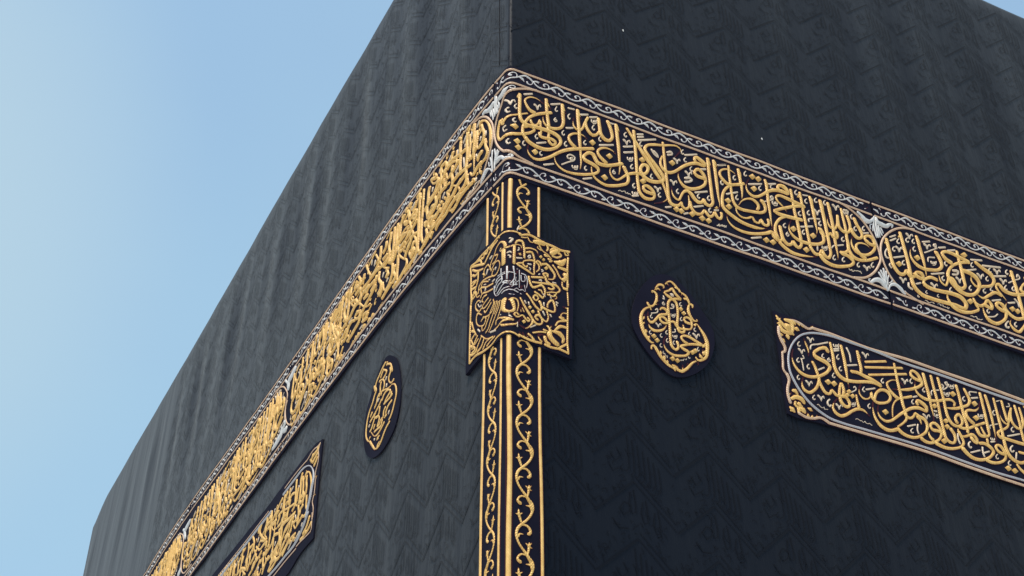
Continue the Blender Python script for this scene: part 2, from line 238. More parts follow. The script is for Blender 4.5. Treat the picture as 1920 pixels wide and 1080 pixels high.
STROKES = """
@R1
g41,676,67 61,717,120
g61,714,134 59,615,134 60,529,140 73,473,171 113,451,181 172,460,170 222,465,173 276,467,180 321,460,188 353,440,178 363,405,129 345,364,120 299,316,133 250,290,154 200,283,173 151,292,182 117,310,180 100,333,171
g297,650,135 243,618,135 198,591,131 163,563,122 133,531,113 113,497,110 98,466,110 85,430,113 81,385,123 85,354,144 100,333,158
g173,585,183 133,599,155 108,638,115 98,674,79 111,699,70 143,725,71 189,731,61 237,707,29
g-37,464,185 -16,485,128 10,496,81 53,522,74 118,561,75
g-79,520,245 -97,481,239 -108,429,203 -100,379,133 -76,346,106 -40,332,150 -2,325,139 54,344,125 112,373,125 149,403,112 167,435,114 157,447,164
g-52,508,238 -60,485,121 -28,446,86
g140,510,104 150,480,120 172,475,101 197,502,80 210,535,127 214,494,94 218,447,89 214,408,86
g85,430,137 98,426,111 122,446,98
g206,423,117 211,392,148 243,390,137 291,403,142 320,392,149 324,373,96 300,353,135 280,365,140 271,397,114 275,436,112 268,500,117
g260,760,134 262,671,135 268,581,137 277,504,138
g267,725,98 292,682,26
g236,609,30 234,552,63 250,516,111 282,503,142 327,513,134 368,542,118 385,584,131 385,665,145 383,766,146
g388,752,90 408,692,24
g500,769,142 501,687,143 505,595,142 508,472,133 512,353,92 512,281,65 504,227,47
g508,754,90 525,692,24
g467,678,25 462,625,55 473,590,103 502,578,119 531,607,94 552,666,102 574,720,109
g580,736,105 560,682,112 565,634,135 579,603,158 608,580,159 639,598,110 661,634,103
g661,763,144 668,681,144 676,616,163 706,582,189 739,588,133 762,623,124 759,678,152 734,768,159
g741,746,107 758,725,29
g565,527,29 535,546,64 494,543,87 453,522,96 426,485,94 428,455,131 446,427,160 471,407,174
g611,457,139 521,415,145 460,387,145 394,346,138 343,302,126 293,249,121 244,206,123 195,176,115 160,171,115 131,192,82 116,233,44 124,278,23
g354,353,22 329,302,31 315,255,44 322,210,66 346,179,90 385,161,105 439,162,114 504,179,124 565,205,122 616,235,114 642,268,107 638,290,163 613,306,175 578,315,176 543,324,183 533,345,128 550,378,121 581,406,152 607,401,188 621,370,172 640,339,190 670,337,171 706,345,153 752,368,142 831,416,141
g783,485,29 759,503,59 707,505,92 665,481,96 643,443,103 653,411,149 677,388,167 706,365,176
g590,284,53 593,232,74 614,194,105 648,173,127 693,164,135 744,180,134 811,215,127 859,253,112 871,297,134 858,346,157 840,392,162
s-23,662,59 -2,629,50 6,597,64 11,629,42 20,642,56 27,627,49
s38,614,40 26,596,41 27,572,52 36,568,47 42,582,40
s-2,571,60 -15,567,71 -11,542,41 -3,527,49 3,534,50
s27,480,40 17,462,39 19,445,47 25,439,52 34,450,40
s-17,415,77 -37,418,118 -35,396,53 -18,371,42 -11,374,69
d4,404 24,423 51,401 29,373
s93,729,75 154,762,76
s169,668,93 186,660,77 194,629,56 202,669,41 212,684,59 217,668,47
s298,729,76 367,766,76
s341,728,40 332,706,41 330,684,54 340,683,51 346,692,41
s330,618,36 317,592,39 327,581,53 340,593,37 332,602,56 321,596,45
s428,755,65 475,764,65
s439,703,41 426,682,42 428,662,54 435,654,56 442,666,40
s409,558,76 460,581,77
s523,735,78 581,762,78
s596,744,78 654,771,78
s608,728,43 609,705,55 621,709,36 623,728,40
t624,715,56 633,714,36 634,735,41
t636,720,54 644,720,36 646,743,40
t618,694,39 641,706,34 646,722,32
s626,683,41 614,663,41 612,643,55 623,636,53 629,649,41
s390,527,40 378,508,41 379,486,54 387,482,48 395,496,40
s188,401,40 176,384,40 178,364,52 185,358,49 193,371,39
s-1,285,52 -10,276,55 -8,256,40 -1,242,50 5,250,47
d18,272 39,297 66,275 44,247
d24,219 46,245 72,223 51,196
s94,301,39 84,283,41 86,261,51 93,258,48 100,268,40
s186,319,71 253,356,71
d146,233 168,259 195,237 173,209
s221,266,39 208,248,40 210,229,53 218,223,50 224,234,39
s407,434,40 393,411,41 396,392,55 404,387,47 411,401,39
s555,509,40 543,492,41 542,471,54 551,467,50 558,478,40
d580,509 604,537 631,514 607,484
s672,599,40 660,577,42 661,556,56 670,552,50 673,562,41
s662,513,76 740,548,76
s236,149,70 307,188,70
s369,210,52 432,264,53 457,281,48 467,315,66 438,327,64 410,299,48 418,284,67
s455,283,68 435,280,75 435,298,49 450,302,65
s446,236,44 450,216,52 460,218,35 463,238,38
t462,222,49 472,223,35 474,244,39
t474,227,53 482,226,35 487,251,37
t461,208,40 481,214,32 483,230,33
s551,275,39 540,258,41 542,240,53 548,234,49 555,245,39
s525,149,69 589,184,70
d660,230 684,256 711,234 687,206
s752,760,66 792,766,66
g798,766,143 802,678,145 808,569,145 809,446,106 808,354,68 799,305,48
g807,757,92 826,689,25
s661,510,75 769,562,75
d707,440 731,467 758,444 734,415
s879,729,42 864,710,42 864,689,58 873,683,52 881,697,41
s853,648,96 870,636,81 878,609,52 886,648,41 899,661,60 904,647,52
s850,581,75 923,616,76
s850,528,75 925,564,75
s876,497,43 877,476,55 889,479,36 892,498,39
t891,486,55 902,485,36 902,505,42
t903,488,51 914,490,36 917,513,40
t887,466,40 908,474,34 915,490,32
s912,446,40 900,427,41 897,406,54 906,403,48 916,416,40
g884,769,118 925,702,140 973,629,164 1021,550,180 1069,485,177 1101,432,174 1125,399,175
g1262,668,23 1292,713,33 1315,757,55 1286,777,85 1237,765,88 1171,735,108 1083,703,129 1039,677,110 1018,636,132 1043,579,172 1087,523,186 1125,472,189 1149,433,178 1152,407,126 1129,381,136 1086,359,159 1039,350,183 1003,359,202 984,381,189 971,409,150 981,456,122 1006,483,155 1030,474,180 1029,443,124 1011,406,118 979,385,142 926,369,138 873,339,111 841,308,94 809,271,86 777,247,96 752,253,105 733,286,76 732,322,53 746,351,44
g939,772,131 940,690,131 942,565,129 942,442,128 942,351,128 945,263,131 953,207,153 986,176,167 1028,181,132 1060,205,105 1066,236,134 1054,267,166 1024,289,171 999,291,123 983,264,117 991,241,170 1021,236,157 1060,239,152
d957,320 982,347 1009,324 984,296
s967,749,78 1013,770,78
s968,723,75 1015,748,75
s972,696,76 1114,767,77
s995,696,41 985,677,43 982,652,54 991,647,52 1000,660,41
s1072,657,69 1093,619,73 1123,602,57 1114,628,71 1090,649,75
d964,518 989,546 1016,522 991,493
g1170,763,111 1171,666,115 1172,542,119 1175,432,123 1177,331,127 1179,254,136 1192,211,168 1220,205,151 1252,219,116 1281,257,111
g1130,395,140 1148,348,119 1163,283,92 1166,245,60 1132,201,46 1062,159,20
g1158,629,85 1137,570,99 1142,522,135 1161,500,166 1190,491,149 1233,512,125 1279,557,120 1326,608,125 1384,655,139 1440,682,167 1497,687,156 1499,705,194 1471,724,201 1445,738,181 1422,725,118 1425,695,148
d1205,595 1231,623 1259,600 1233,570
s1251,647,99 1268,638,82 1274,607,54 1285,648,41 1297,659,63 1298,645,48
s1199,681,83 1232,699,97 1241,689,69 1202,659,76
s1336,767,42 1321,749,43 1320,726,61 1331,723,51 1337,734,41
s1346,721,76 1446,770,77
s1351,699,41 1336,679,44 1338,659,62 1347,655,54 1354,664,41
g1533,770,143 1531,646,142 1533,523,142 1534,401,141 1535,359,118 1505,319,133 1471,326,184 1461,358,161
g1582,772,141 1585,669,141 1586,545,142 1587,423,87 1590,357,51 1573,308,28
g1539,754,100 1557,698,27
g1592,761,99 1606,705,26
s1617,743,77 1684,775,77
g1461,358,113 1445,328,117 1412,314,175 1382,338,181 1364,366,183 1334,383,145 1300,355,99 1280,314,94 1253,268,90 1230,275,111 1210,314,62 1209,368,27
g1340,344,55 1340,272,89 1331,233,89 1303,210,122 1281,224,135 1278,253,114
g1347,293,131 1357,232,144 1386,202,154 1429,215,107 1464,258,109 1471,243,155 1492,219,151 1520,236,99 1543,278,122 1550,248,154 1572,231,133 1595,258,103 1595,293,124
g1493,555,166 1466,559,161 1429,559,172 1409,578,147 1417,605,105 1446,628,161 1476,604,173 1494,562,146 1487,510,116 1458,473,118 1407,434,131 1352,411,156 1310,416,167 1281,453,106 1272,498,56 1279,538,30
s1327,497,96 1366,514,109 1382,505,90 1363,482,84 1324,460,91
s1336,563,98 1353,551,83 1360,525,54 1369,560,42 1384,577,60 1386,560,48
s1393,633,41 1379,613,43 1379,593,60 1389,586,54 1395,598,41
s1466,640,78 1508,658,78
s1398,396,73 1499,447,73
s1431,398,41 1418,381,42 1416,361,57 1426,355,52 1432,366,40
s1512,414,40 1498,394,42 1498,374,60 1507,369,50 1516,382,40
s1378,258,71 1452,298,71
s1512,302,40 1500,285,42 1498,262,57 1507,260,48 1513,269,40
d1207,175 1232,201 1259,179 1233,151
d1243,175 1269,201 1295,179 1269,151
s1289,161,69 1324,181,69
d1329,184 1355,210 1382,187 1356,159
d1407,177 1433,204 1460,181 1433,152
d1457,177 1483,203 1509,180 1483,152
s1206,426,95 1224,418,81 1228,389,55 1239,425,41 1252,439,60 1255,423,47
s1074,312,93 1093,303,78 1097,272,53 1108,311,40 1120,324,58 1122,309,46
s1262,371,40 1249,352,42 1250,333,59 1258,328,52 1264,337,40
s1061,421,40 1052,406,42 1051,384,55 1060,378,52 1065,389,40
s1115,275,40 1101,257,42 1103,237,58 1111,234,48 1118,245,40
s918,276,40 905,260,41 905,238,53 912,232,47 921,246,39
s1149,160,70 1192,183,70
s788,155,23 804,167,27 810,162,33 817,161,32
t817,161,22 825,168,25 839,174,33 842,160,27
t842,160,30 849,160,25 860,170,32 862,158,27
t862,158,24 874,166,29 881,161,34
s896,194,44 899,172,53 910,175,35 912,195,39
t911,182,52 923,181,35 924,201,41
t924,185,52 934,184,35 937,210,40
t909,164,39 930,172,32 934,188,33
s894,154,71 941,178,71
s764,332,35 751,304,40 761,296,48 773,309,37 766,317,54 756,311,42
d663,228 687,254 713,232 689,204
s1542,294,72 1575,310,73
d1545,320 1558,334 1571,322 1558,307
s1548,164,24 1559,171,22 1569,184,31 1570,171,27
t1570,171,25 1577,175,23 1587,184,23 1594,188,24
t1594,188,30 1597,176,35 1609,180,34 1607,173,23
t1607,173,27 1618,177,22 1627,193,21
s1615,742,77 1684,775,77
g1765,714,32 1744,725,53 1713,737,77 1668,727,85 1632,696,86 1621,660,124 1640,618,163 1675,592,169 1720,601,152
g1819,655,135 1766,624,136 1720,601,128 1678,565,114 1646,521,112 1623,462,120 1614,397,133 1618,351,163 1646,323,179 1686,301,176 1737,279,170 1801,269,158 1865,271,152
g1865,271,151 1915,282,81 1964,303,22
g1705,775,103 1701,681,108 1702,588,114 1703,495,121 1710,437,139 1730,403,164 1772,396,148 1828,405,141 1883,417,139 1941,437,126 1970,465,115 1972,515,161 1951,552,185
g1749,426,45 1782,479,59 1830,518,84 1875,530,131 1906,512,161 1919,480,133 1903,446,117
g1785,777,133 1788,718,141 1794,626,140 1792,545,75 1782,488,36
g1795,753,98 1806,696,26
s1851,787,42 1837,764,44 1835,741,63 1846,740,51 1855,751,42
d1872,753 1901,782 1928,758 1899,727
d1922,752 1951,781 1978,757 1949,726
s1753,704,42 1738,686,43 1737,661,61 1746,659,50 1754,670,41
s1639,615,41 1625,594,43 1624,572,61 1635,567,52 1642,579,41
s1659,491,71 1755,548,71
s1752,521,41 1739,502,43 1736,478,60 1747,476,49 1754,487,41
d1636,430 1663,457 1690,434 1663,404
d1638,376 1665,404 1692,380 1665,351
g1866,717,19 1839,658,44 1836,613,82 1854,577,135 1885,564,143 1925,579,117 1975,621,118 2026,671,136 2086,705,159 2144,717,184 2195,718,147 2190,743,207 2163,769,209 2129,768,141 2111,741,130 2116,723,173
s1862,668,77 1974,718,78
d1872,639 1901,668 1928,644 1899,613
s1964,695,42 1947,674,44 1948,653,63 1956,648,52 1963,660,42
g2008,771,126 2013,719,129 2012,649,133 2009,561,145 2010,469,110 2009,395,73 2009,319,35
g2019,747,100 2030,694,27
s2035,742,78 2098,771,78
s2069,755,42 2052,734,44 2051,711,62 2060,708,52 2070,719,42
s1972,551,52 2026,586,50 2059,619,47 2049,636,66 2035,615,63 2053,602,80
s2047,585,47 2046,561,58 2057,563,37 2063,586,41
t2062,571,55 2074,572,37 2076,592,45
t2076,577,59 2086,575,37 2092,602,42
t2056,551,41 2082,560,34 2087,579,35
g2320,645,189 2254,655,179 2171,665,165 2109,664,125 2083,641,90 2090,606,114 2120,581,89 2144,554,60 2160,533,39
g2324,652,146 2249,622,138 2157,569,132 2084,523,125 2049,492,137 2079,484,177 2145,487,167 2213,496,163 2282,507,162
g2157,492,126 2102,454,118 2062,404,114 2039,353,127 2034,297,151 2046,248,164
g1639,308,29 1643,247,62 1676,207,105 1727,192,130 1792,194,131 1869,216,130 1950,254,133 2007,282,172 2014,250,181 2038,230,177 2073,240,116 2088,273,116
g1723,391,61 1729,348,80 1759,324,92 1808,332,82 1854,357,110 1867,326,129 1899,325,90 1926,364,122 1938,330,154 1965,328,118 1984,349,108 1984,391,134
g2224,769,125 2227,670,130 2228,558,139 2237,469,146 2241,379,149 2243,301,147 2238,258,117 2207,228,150 2182,245,189 2175,269,146 2154,237,118 2119,223,179 2093,248,175 2082,310,156 2078,368,152
g2302,774,125 2305,695,126 2306,589,128 2309,498,131 2312,407,133 2315,336,137 2322,261,156 2350,227,171 2385,239,106 2415,284,141 2425,247,180 2456,232,138 2481,263,123 2488,356,145 2485,507,154 2482,630,161 2475,769,167
g2279,719,87 2301,767,48
g2386,770,131 2394,688,143 2397,595,156 2399,503,98 2400,455,61 2388,412,36
g2398,753,104 2410,695,28
g2486,745,105 2500,680,28
g2053,215,168 2092,183,175 2143,161,171 2209,163,134 2276,178,80 2351,200,29
g2184,463,24 2159,407,49 2160,353,95 2182,320,146 2223,300,164 2284,300,157 2353,315,151 2413,344,133 2443,374,126 2448,419,158 2443,459,181 2426,485,195
d2165,389 2194,417 2221,393 2191,363
d2329,391 2358,420 2385,396 2355,366
d2249,234 2278,262 2305,238 2276,209
s2132,417,41 2117,402,42 2113,379,59 2123,375,54 2131,384,41
s2140,341,36 2123,314,42 2132,302,49 2148,320,40 2139,326,55 2129,320,41
s2281,589,42 2265,571,44 2264,548,66 2275,546,52 2283,556,41
s2288,421,41 2273,402,43 2269,380,61 2280,375,50 2287,388,42
s2263,438,75 2368,484,76
s2362,629,42 2346,610,44 2343,588,63 2354,584,55 2361,593,42
s2407,657,107 2423,642,89 2429,613,53 2445,656,43 2458,670,64 2460,654,52
s2343,518,66 2343,539,51 2380,561,63 2443,582,66
s2449,566,42 2436,548,44 2432,526,59 2440,518,51 2449,533,42
s2279,787,42 2265,770,45 2261,743,61 2271,740,52 2280,752,42
s2329,762,58 2373,773,58
s2358,737,42 2342,719,43 2339,697,65 2351,693,58 2356,700,42
s2447,783,42 2431,764,44 2428,740,66 2440,737,53 2449,748,42
s2526,792,42 2511,773,45 2509,749,66 2519,746,52 2527,757,42
s1822,161,71 1905,201,71
d1917,190 1945,216 1971,193 1943,165
d1971,192 1999,219 2026,196 1998,167
s2424,330,46 2422,306,59 2434,310,36 2442,330,39
t2439,315,52 2449,316,36 2456,337,40
t2452,322,58 2461,320,36 2469,345,40
t2434,295,39 2457,304,32 2465,323,34
s2380,310,69 2376,270,68
s1551,163,30 1554,163,25 1562,168,30 1571,165,34
t1571,165,21 1583,180,21 1583,182,34 1588,172,33
t1588,172,25 1599,178,23 1610,189,25 1613,185,34
t1613,185,32 1622,185,35 1622,177,28
s1511,306,40 1499,289,42 1497,265,57 1507,261,50 1516,273,40
g2542,774,142 2547,675,152 2550,595,157 2550,508,152 2546,433,152 2547,354,107 2548,295,66 2544,256,40
g2552,740,105 2565,676,28
g2515,631,29 2511,579,68 2529,537,130 2558,536,95 2588,579,99 2604,642,119 2612,683,128
g2609,669,133 2606,617,138 2609,569,167 2639,544,169 2681,554,106 2706,602,119 2708,659,145 2699,715,153
g2656,767,117 2658,689,126 2663,615,133 2663,553,133 2658,489,140 2660,454,146 2658,380,162 2678,333,196 2724,321,164 2790,339,132 2906,408,128
g2662,418,130 2649,376,115 2621,346,121 2576,328,116 2589,323,170 2628,323,175 2665,304,188 2678,279,134 2654,246,117 2592,210,137 2520,183,159 2464,179,183 2422,193,200 2390,234,192
g2761,718,160 2775,660,171 2800,608,174 2805,572,127 2781,538,118 2751,533,196 2723,565,196 2711,600,186
g2773,697,108 2791,673,33
g2902,521,145 2863,515,169 2837,529,192 2823,552,126 2855,591,128 2889,587,204 2905,550,167 2899,492,128 2867,443,114 2812,397,125 2758,381,162 2715,396,173 2694,436,103 2697,487,52 2714,533,26
g2859,476,33 2831,496,68 2785,495,87 2747,475,83 2728,438,120 2738,399,169 2762,372,191 2793,353,202
g2424,479,69 2434,438,93 2455,431,85 2492,447,71 2520,484,107 2532,452,145 2566,453,96 2579,486,119 2573,513,151
s2586,775,110 2604,762,92 2608,731,57 2623,771,44 2637,788,63 2642,771,59
s2680,764,89 2710,770,89
s2673,753,53 2674,731,64 2685,732,37 2692,755,42
t2688,739,56 2702,740,38 2708,760,43
t2705,746,64 2713,744,38 2720,771,43
t2682,717,40 2707,728,35 2715,744,34
s2754,753,42 2736,731,45 2736,708,68 2746,703,50 2753,717,44
s2765,645,42 2748,624,44 2745,604,65 2754,599,56 2764,609,43
s2844,678,42 2826,655,45 2824,634,65 2832,629,50 2841,642,42
s2821,600,75 2869,623,75
s2631,491,42 2615,474,43 2612,451,64 2623,447,50 2633,461,41
s2505,341,50 2530,373,53 2567,389,60 2616,413,60
s2446,564,41 2431,543,45 2430,521,65 2439,520,49 2447,530,41
s2522,284,41 2507,263,43 2502,242,61 2512,238,51 2523,249,41
s2603,298,41 2588,279,43 2583,255,60 2593,252,51 2603,262,41
s2729,298,41 2713,279,44 2710,255,62 2719,253,46 2728,265,41
s2765,282,104 2784,271,90 2788,245,54 2801,280,43 2815,296,57 2819,281,57
s2859,349,41 2841,325,44 2837,304,63 2847,299,49 2858,313,41
s2628,205,35 2633,193,31 2653,207,33 2650,193,26
t2650,193,33 2663,192,24 2673,206,25 2690,207,31
t2690,207,22 2693,210,25 2703,214,32 2718,212,35
t2718,212,22 2723,218,38 2733,201,37
@R2
g3026,631,161 3030,537,162 3034,440,168 3047,372,195 3085,330,199 3127,346,122 3158,386,176 3173,347,213 3213,353,122 3249,408,127 3288,407,222 3297,370,127 3262,361,195 3220,377,216
g3006,581,83 3027,621,45
s3014,535,53 2988,479,59 2993,447,88 3012,448,73
g3170,747,157 3178,628,163 3184,506,167 3185,400,169 3183,319,181 3198,244,214 3243,206,213 3335,200,189 3446,209,183 3543,220,183 3639,230,150 3650,268,212 3620,313,234 3543,321,193 3437,305,178 3349,297,186 3297,310,215 3292,340,128 3329,382,118 3374,407,153 3424,403,177
g3148,692,80 3168,734,40
g3323,774,140 3330,671,161 3336,573,160 3338,491,103 3333,408,51
g3331,747,129 3349,697,32
g3254,646,28 3227,581,61 3233,517,128 3264,480,187 3317,467,168 3391,483,151 3470,517,131 3505,563,146 3502,621,197 3479,683,205
g3486,656,139 3504,634,35
s3067,664,68 3123,703,69
s3064,629,67 3120,672,67
s3150,680,42 3130,655,45 3127,634,68 3137,631,53 3146,641,42
s3232,761,114 3249,748,96 3251,718,54 3271,762,43 3285,774,65 3289,761,63
s3239,725,43 3219,705,44 3216,684,70 3228,678,53 3238,692,43
s3293,734,43 3278,714,46 3275,692,69 3285,689,52 3294,700,42
s3286,660,42 3269,640,45 3266,618,67 3275,612,56 3287,624,42
s3091,583,42 3071,561,44 3069,542,67 3078,535,55 3088,548,42
s3103,587,109 3122,577,95 3125,546,55 3144,589,43 3157,603,66 3158,586,55
s3064,472,72 3164,523,73
d3067,423 3099,452 3126,428 3094,397
s3155,481,42 3135,459,44 3133,437,68 3143,435,51 3153,445,42
d3255,553 3288,582 3315,557 3281,526
s3373,738,77 3444,771,77
s3382,721,112 3402,712,97 3402,680,55 3421,723,44 3437,737,63 3440,723,60
s3370,636,53 3446,691,53 3494,731,51 3495,765,95 3474,744,77 3499,727,95
s3522,742,77 3586,771,77
s3604,747,77 3677,779,78
s3384,559,64 3391,594,51 3455,623,60
s3413,573,50 3413,553,63 3424,555,35 3432,575,40
t3429,558,50 3440,560,35 3447,580,41
t3444,566,54 3453,566,35 3462,590,41
t3422,540,36 3447,552,32 3456,567,31
s3386,444,74 3510,499,75
g3783,703,208 3711,718,196 3633,730,173 3566,721,137 3539,694,150 3557,650,217 3608,628,217
g3783,705,143 3680,657,135 3611,604,123 3565,545,128 3543,487,170 3556,443,221 3581,411,236 3620,377,233 3681,366,189 3752,394,142 3808,455,142 3833,530,192 3813,573,250 3762,595,220 3697,595,196
g3691,774,138 3689,676,158 3691,601,173 3688,509,168 3683,437,132 3643,406,158 3598,418,216 3578,468,209 3556,476,115 3524,423,102 3494,379,93 3465,393,112 3455,458,49
d3723,760 3759,790 3786,765 3750,732
s3563,632,42 3546,612,47 3543,589,67 3551,582,54 3562,595,42
s3604,558,104 3650,567,136 3644,542,76 3594,518,87
s3503,470,42 3485,452,45 3482,428,65 3489,423,53 3501,434,42
s3621,500,113 3641,487,97 3644,456,53 3661,498,43 3677,512,64 3678,497,57
s3815,741,83 3923,776,84
s3823,717,43 3804,694,46 3801,674,71 3810,669,55 3821,680,43
s3729,607,75 3839,659,75
g3849,729,180 3909,693,208 3975,659,243 3992,615,173 3966,563,120 3871,511,134 3791,486,129 3766,513,98 3776,585,42
s3747,473,42 3730,452,45 3724,431,64 3732,422,54 3742,436,42
s3550,383,42 3532,361,45 3528,340,66 3536,336,49 3547,348,41
s3841,617,116 3859,605,102 3864,579,53 3884,619,45 3898,635,71 3898,616,58
s3941,631,42 3925,614,45 3918,589,66 3927,584,55 3938,595,42
s3918,725,86 4096,774,86
s3993,733,43 3973,710,46 3969,688,73 3980,683,55 3990,695,43
s4022,728,118 4041,717,103 4043,686,53 4064,731,44 4081,744,71 4082,728,59
s4162,778,43 4145,760,47 4140,733,68 4148,727,49 4160,744,43
s4007,658,80 4127,704,80
s4061,652,119 4079,639,99 4078,607,54 4102,651,44 4117,665,68 4118,649,61
s3883,497,42 3863,479,45 3860,455,68 3868,448,52 3881,463,42
s3961,543,42 3942,524,44 3934,498,69 3947,496,51 3956,507,42
s4141,647,53 4219,704,53 4271,745,54 4258,770,70 4241,738,55
s4108,611,42 4091,591,45 4084,567,68 4094,561,52 4105,575,43
s4184,632,42 4167,612,46 4159,587,68 4169,582,51 4181,596,43
g4196,776,166 4197,683,176 4201,609,181 4200,518,177 4199,427,165 4194,344,154
g4169,719,80 4192,758,40
g4287,591,154 4222,566,159 4124,539,179 4060,549,225 4030,587,193 4004,578,99 3999,534,135 4030,496,100 4064,455,48
g3787,407,46 3823,389,103 3901,439,125 3980,493,148 4027,487,186
g4325,723,95 4265,658,97 4244,609,173 4289,596,170
g3737,352,124 3753,289,161 3762,268,109 3718,227,122 3637,190,155 3564,181,194 3515,202,209 3488,256,110 3505,343,40
g3743,309,184 3785,302,143 3833,334,112 3878,383,154 3901,347,184 3892,314,124 3854,322,186 3831,326,184
g4028,339,172 3979,339,194 3949,360,166 3980,403,127 4009,391,213 4026,332,181 4011,278,128 3955,218,123 3897,184,162 3836,192,210 3810,246,107 3810,306,37
d3669,309 3703,338 3730,314 3695,283
s3923,400,73 4006,438,73
s3865,307,41 3849,289,44 3843,268,65 3852,262,51 3865,276,41
s3844,225,57 3908,253,52 3941,285,49
g4065,440,29 4038,377,82 4057,327,183 4108,305,171 4180,331,135 4224,357,128
d4074,388 4107,415 4132,392 4098,363
d4119,382 4152,410 4177,386 4143,357
s4079,436,75 4144,464,75
s4154,501,84 4178,469,79 4178,434,67
g4062,284,28 4039,232,81 4060,192,173 4098,182,129 4153,233,113 4210,305,118
s4107,272,41 4087,252,45 4084,231,69 4092,224,51 4101,237,42
s4030,253,60 4001,223,64 3990,190,102 4009,187,76 4021,200,60
s3268,162,25 3276,166,30 3280,164,36 3291,162,35
t3291,162,29 3290,155,39 3296,156,34 3300,154,39
t3300,154,25 3314,160,24 3316,164,25 3333,170,27
t3333,170,34 3341,169,38 3347,163,40
s3382,171,22 3390,181,30 3404,175,40 3402,167,28
t3402,167,24 3430,181,32 3426,168,33 3431,168,35
t3431,168,30 3448,170,32 3451,168,28 3471,177,26
t3471,177,25 3465,160,31 3485,178,22
s3669,171,27 3689,177,30 3688,174,40 3693,172,39
t3693,172,26 3716,181,26 3718,183,40 3727,175,41
t3727,175,34 3728,165,39 3743,168,31 3753,168,34
t3753,168,28 3762,171,25 3778,180,24
s3150,275,72 3145,233,92 3171,226,91
s3079,294,107 3095,282,90 3097,253,54 3116,292,42 3131,308,60 3131,292,52
s3219,291,68 3264,317,68
s3361,349,109 3380,337,94 3383,307,55 3400,346,43 3415,362,59 3417,347,56
s3308,265,27 3295,250,29 3294,237,46 3300,235,32 3308,243,27
s3410,269,27 3398,257,29 3396,244,46 3403,240,35 3408,247,29
s3223,201,27 3213,188,29 3209,174,42 3216,171,32 3222,180,27
s3018,402,44 3006,381,59 3018,361,74
@Q
p3991,-448,129 3625,-439,127 3264,-439,125 2977,-437,122 2679,-456,122 2466,-449,124 2339,-444,122 2254,-447,120 2223,-447,121
p2223,-447,84 2194,-464,95 2168,-463,119 2138,-450,121 2098,-440,113 2056,-443,98 2012,-460,90
g2212,-446,67 2230,-433,67
p1948,-735,88 1942,-809,90 1943,-886,97 1957,-899,112
p1947,-534,115 1942,-590,125 1957,-648,136 1974,-689,128 1969,-722,94 1948,-736,97
p1957,-899,134 1969,-933,126 1967,-954,103 1950,-1005,105 1944,-1061,117 1954,-1118,124
p2005,-1175,118 2057,-1189,111 2113,-1182,96 2176,-1158,101 2210,-1166,122 2233,-1177,126
p2233,-1177,107 2340,-1174,107 2493,-1169,108 2647,-1163,108 2762,-1159,109 3013,-1155,112 3289,-1166,114 3611,-1173,115
S3982,-480,108 3615,-479,107 3256,-473,106 2913,-477,106 2732,-462,107 2517,-459,104 2357,-462,100 2271,-475,93 2194,-498,84 2125,-537,74 2064,-601,71 2017,-680,74 1992,-751,82 1984,-821,90 1988,-881,99 2006,-931,107 2045,-1003,110 2105,-1069,111 2178,-1114,108 2245,-1138,100 2335,-1144,93 2498,-1138,92 2653,-1133,92 2768,-1128,94 3020,-1125,96 3337,-1137,98 3538,-1141,96 3745,-1133,95
g1939,-446,68 1958,-474,97 1985,-505,125 2027,-536,123 2060,-559,83
g2004,-458,91 2048,-458,153 2061,-500,117 2049,-547,73
g1958,-515,94 1970,-553,150 2008,-561,129 2053,-553,82
g2005,-493,104 2021,-508,229 2038,-529,69
g2073,-506,65 2094,-501,146 2114,-508,33
g2009,-569,65 2009,-593,143 2016,-614,31
g1940,-472,58 1958,-471,87 1977,-448,21
g1940,-510,51 1959,-503,95 1981,-493,24
g2056,-445,102 2080,-455,124 2088,-474,33
g2098,-443,105 2117,-455,113 2120,-471,30
g2133,-452,105 2147,-461,119 2149,-473,30
g1942,-590,94 1962,-593,98 1978,-587,25
g1952,-628,96 1970,-633,130 1982,-655,33
g1983,-1019,71 2004,-1012,138 2022,-1041,64
g1966,-1084,84 2007,-1058,130 2046,-1063,153 2062,-1087,96
g2015,-1108,137 2029,-1108,137
g1997,-1094,68 1988,-1121,90 2011,-1134,76 2044,-1113,63
g2015,-1137,87 2044,-1143,175 2057,-1158,96
g2083,-1115,59 2103,-1119,148 2121,-1128,31
g1944,-1150,64 1962,-1164,159 1979,-1178,64
g1945,-1179,51 1966,-1168,85
g2043,-1054,78 2060,-1074,106 2070,-1085,32
g2005,-1175,66 2013,-1153,126 1997,-1128,32
g2079,-1176,108 2078,-1152,27
g2109,-1176,98 2112,-1155,25
g2146,-1162,99 2149,-1144,25
g1944,-1061,82 1975,-1036,20
g1943,-1087,83 1971,-1068,21
g2038,-680,19 2022,-730,41 2022,-782,77 2041,-827,122 2077,-856,145 2127,-862,130 2191,-843,119 2248,-809,114 2297,-761,112 2314,-725,157 2292,-701,183 2247,-690,175 2207,-677,184 2203,-658,119 2232,-621,110 2273,-591,118 2306,-581,168 2319,-604,169
g2084,-884,23 2068,-935,68 2079,-981,145 2113,-989,120 2152,-962,105 2191,-910,111 2209,-866,130 2201,-799,129 2193,-765,126 2178,-731,117
g2206,-864,137 2221,-910,143 2246,-948,149 2277,-945,96 2302,-910,118 2325,-936,149 2361,-936,124 2398,-928,150 2423,-958,149 2420,-992,100 2394,-1005,140 2362,-986,160 2355,-953,138 2356,-917,117 2389,-829,108 2395,-894,135 2385,-917,114
g2351,-519,99 2356,-626,130 2356,-721,152 2374,-767,182 2412,-788,168 2470,-784,141 2525,-771,128 2597,-747,124 2658,-735,134 2712,-742,137
g2712,-740,183 2651,-716,170 2589,-705,157 2538,-696,142 2485,-703,128
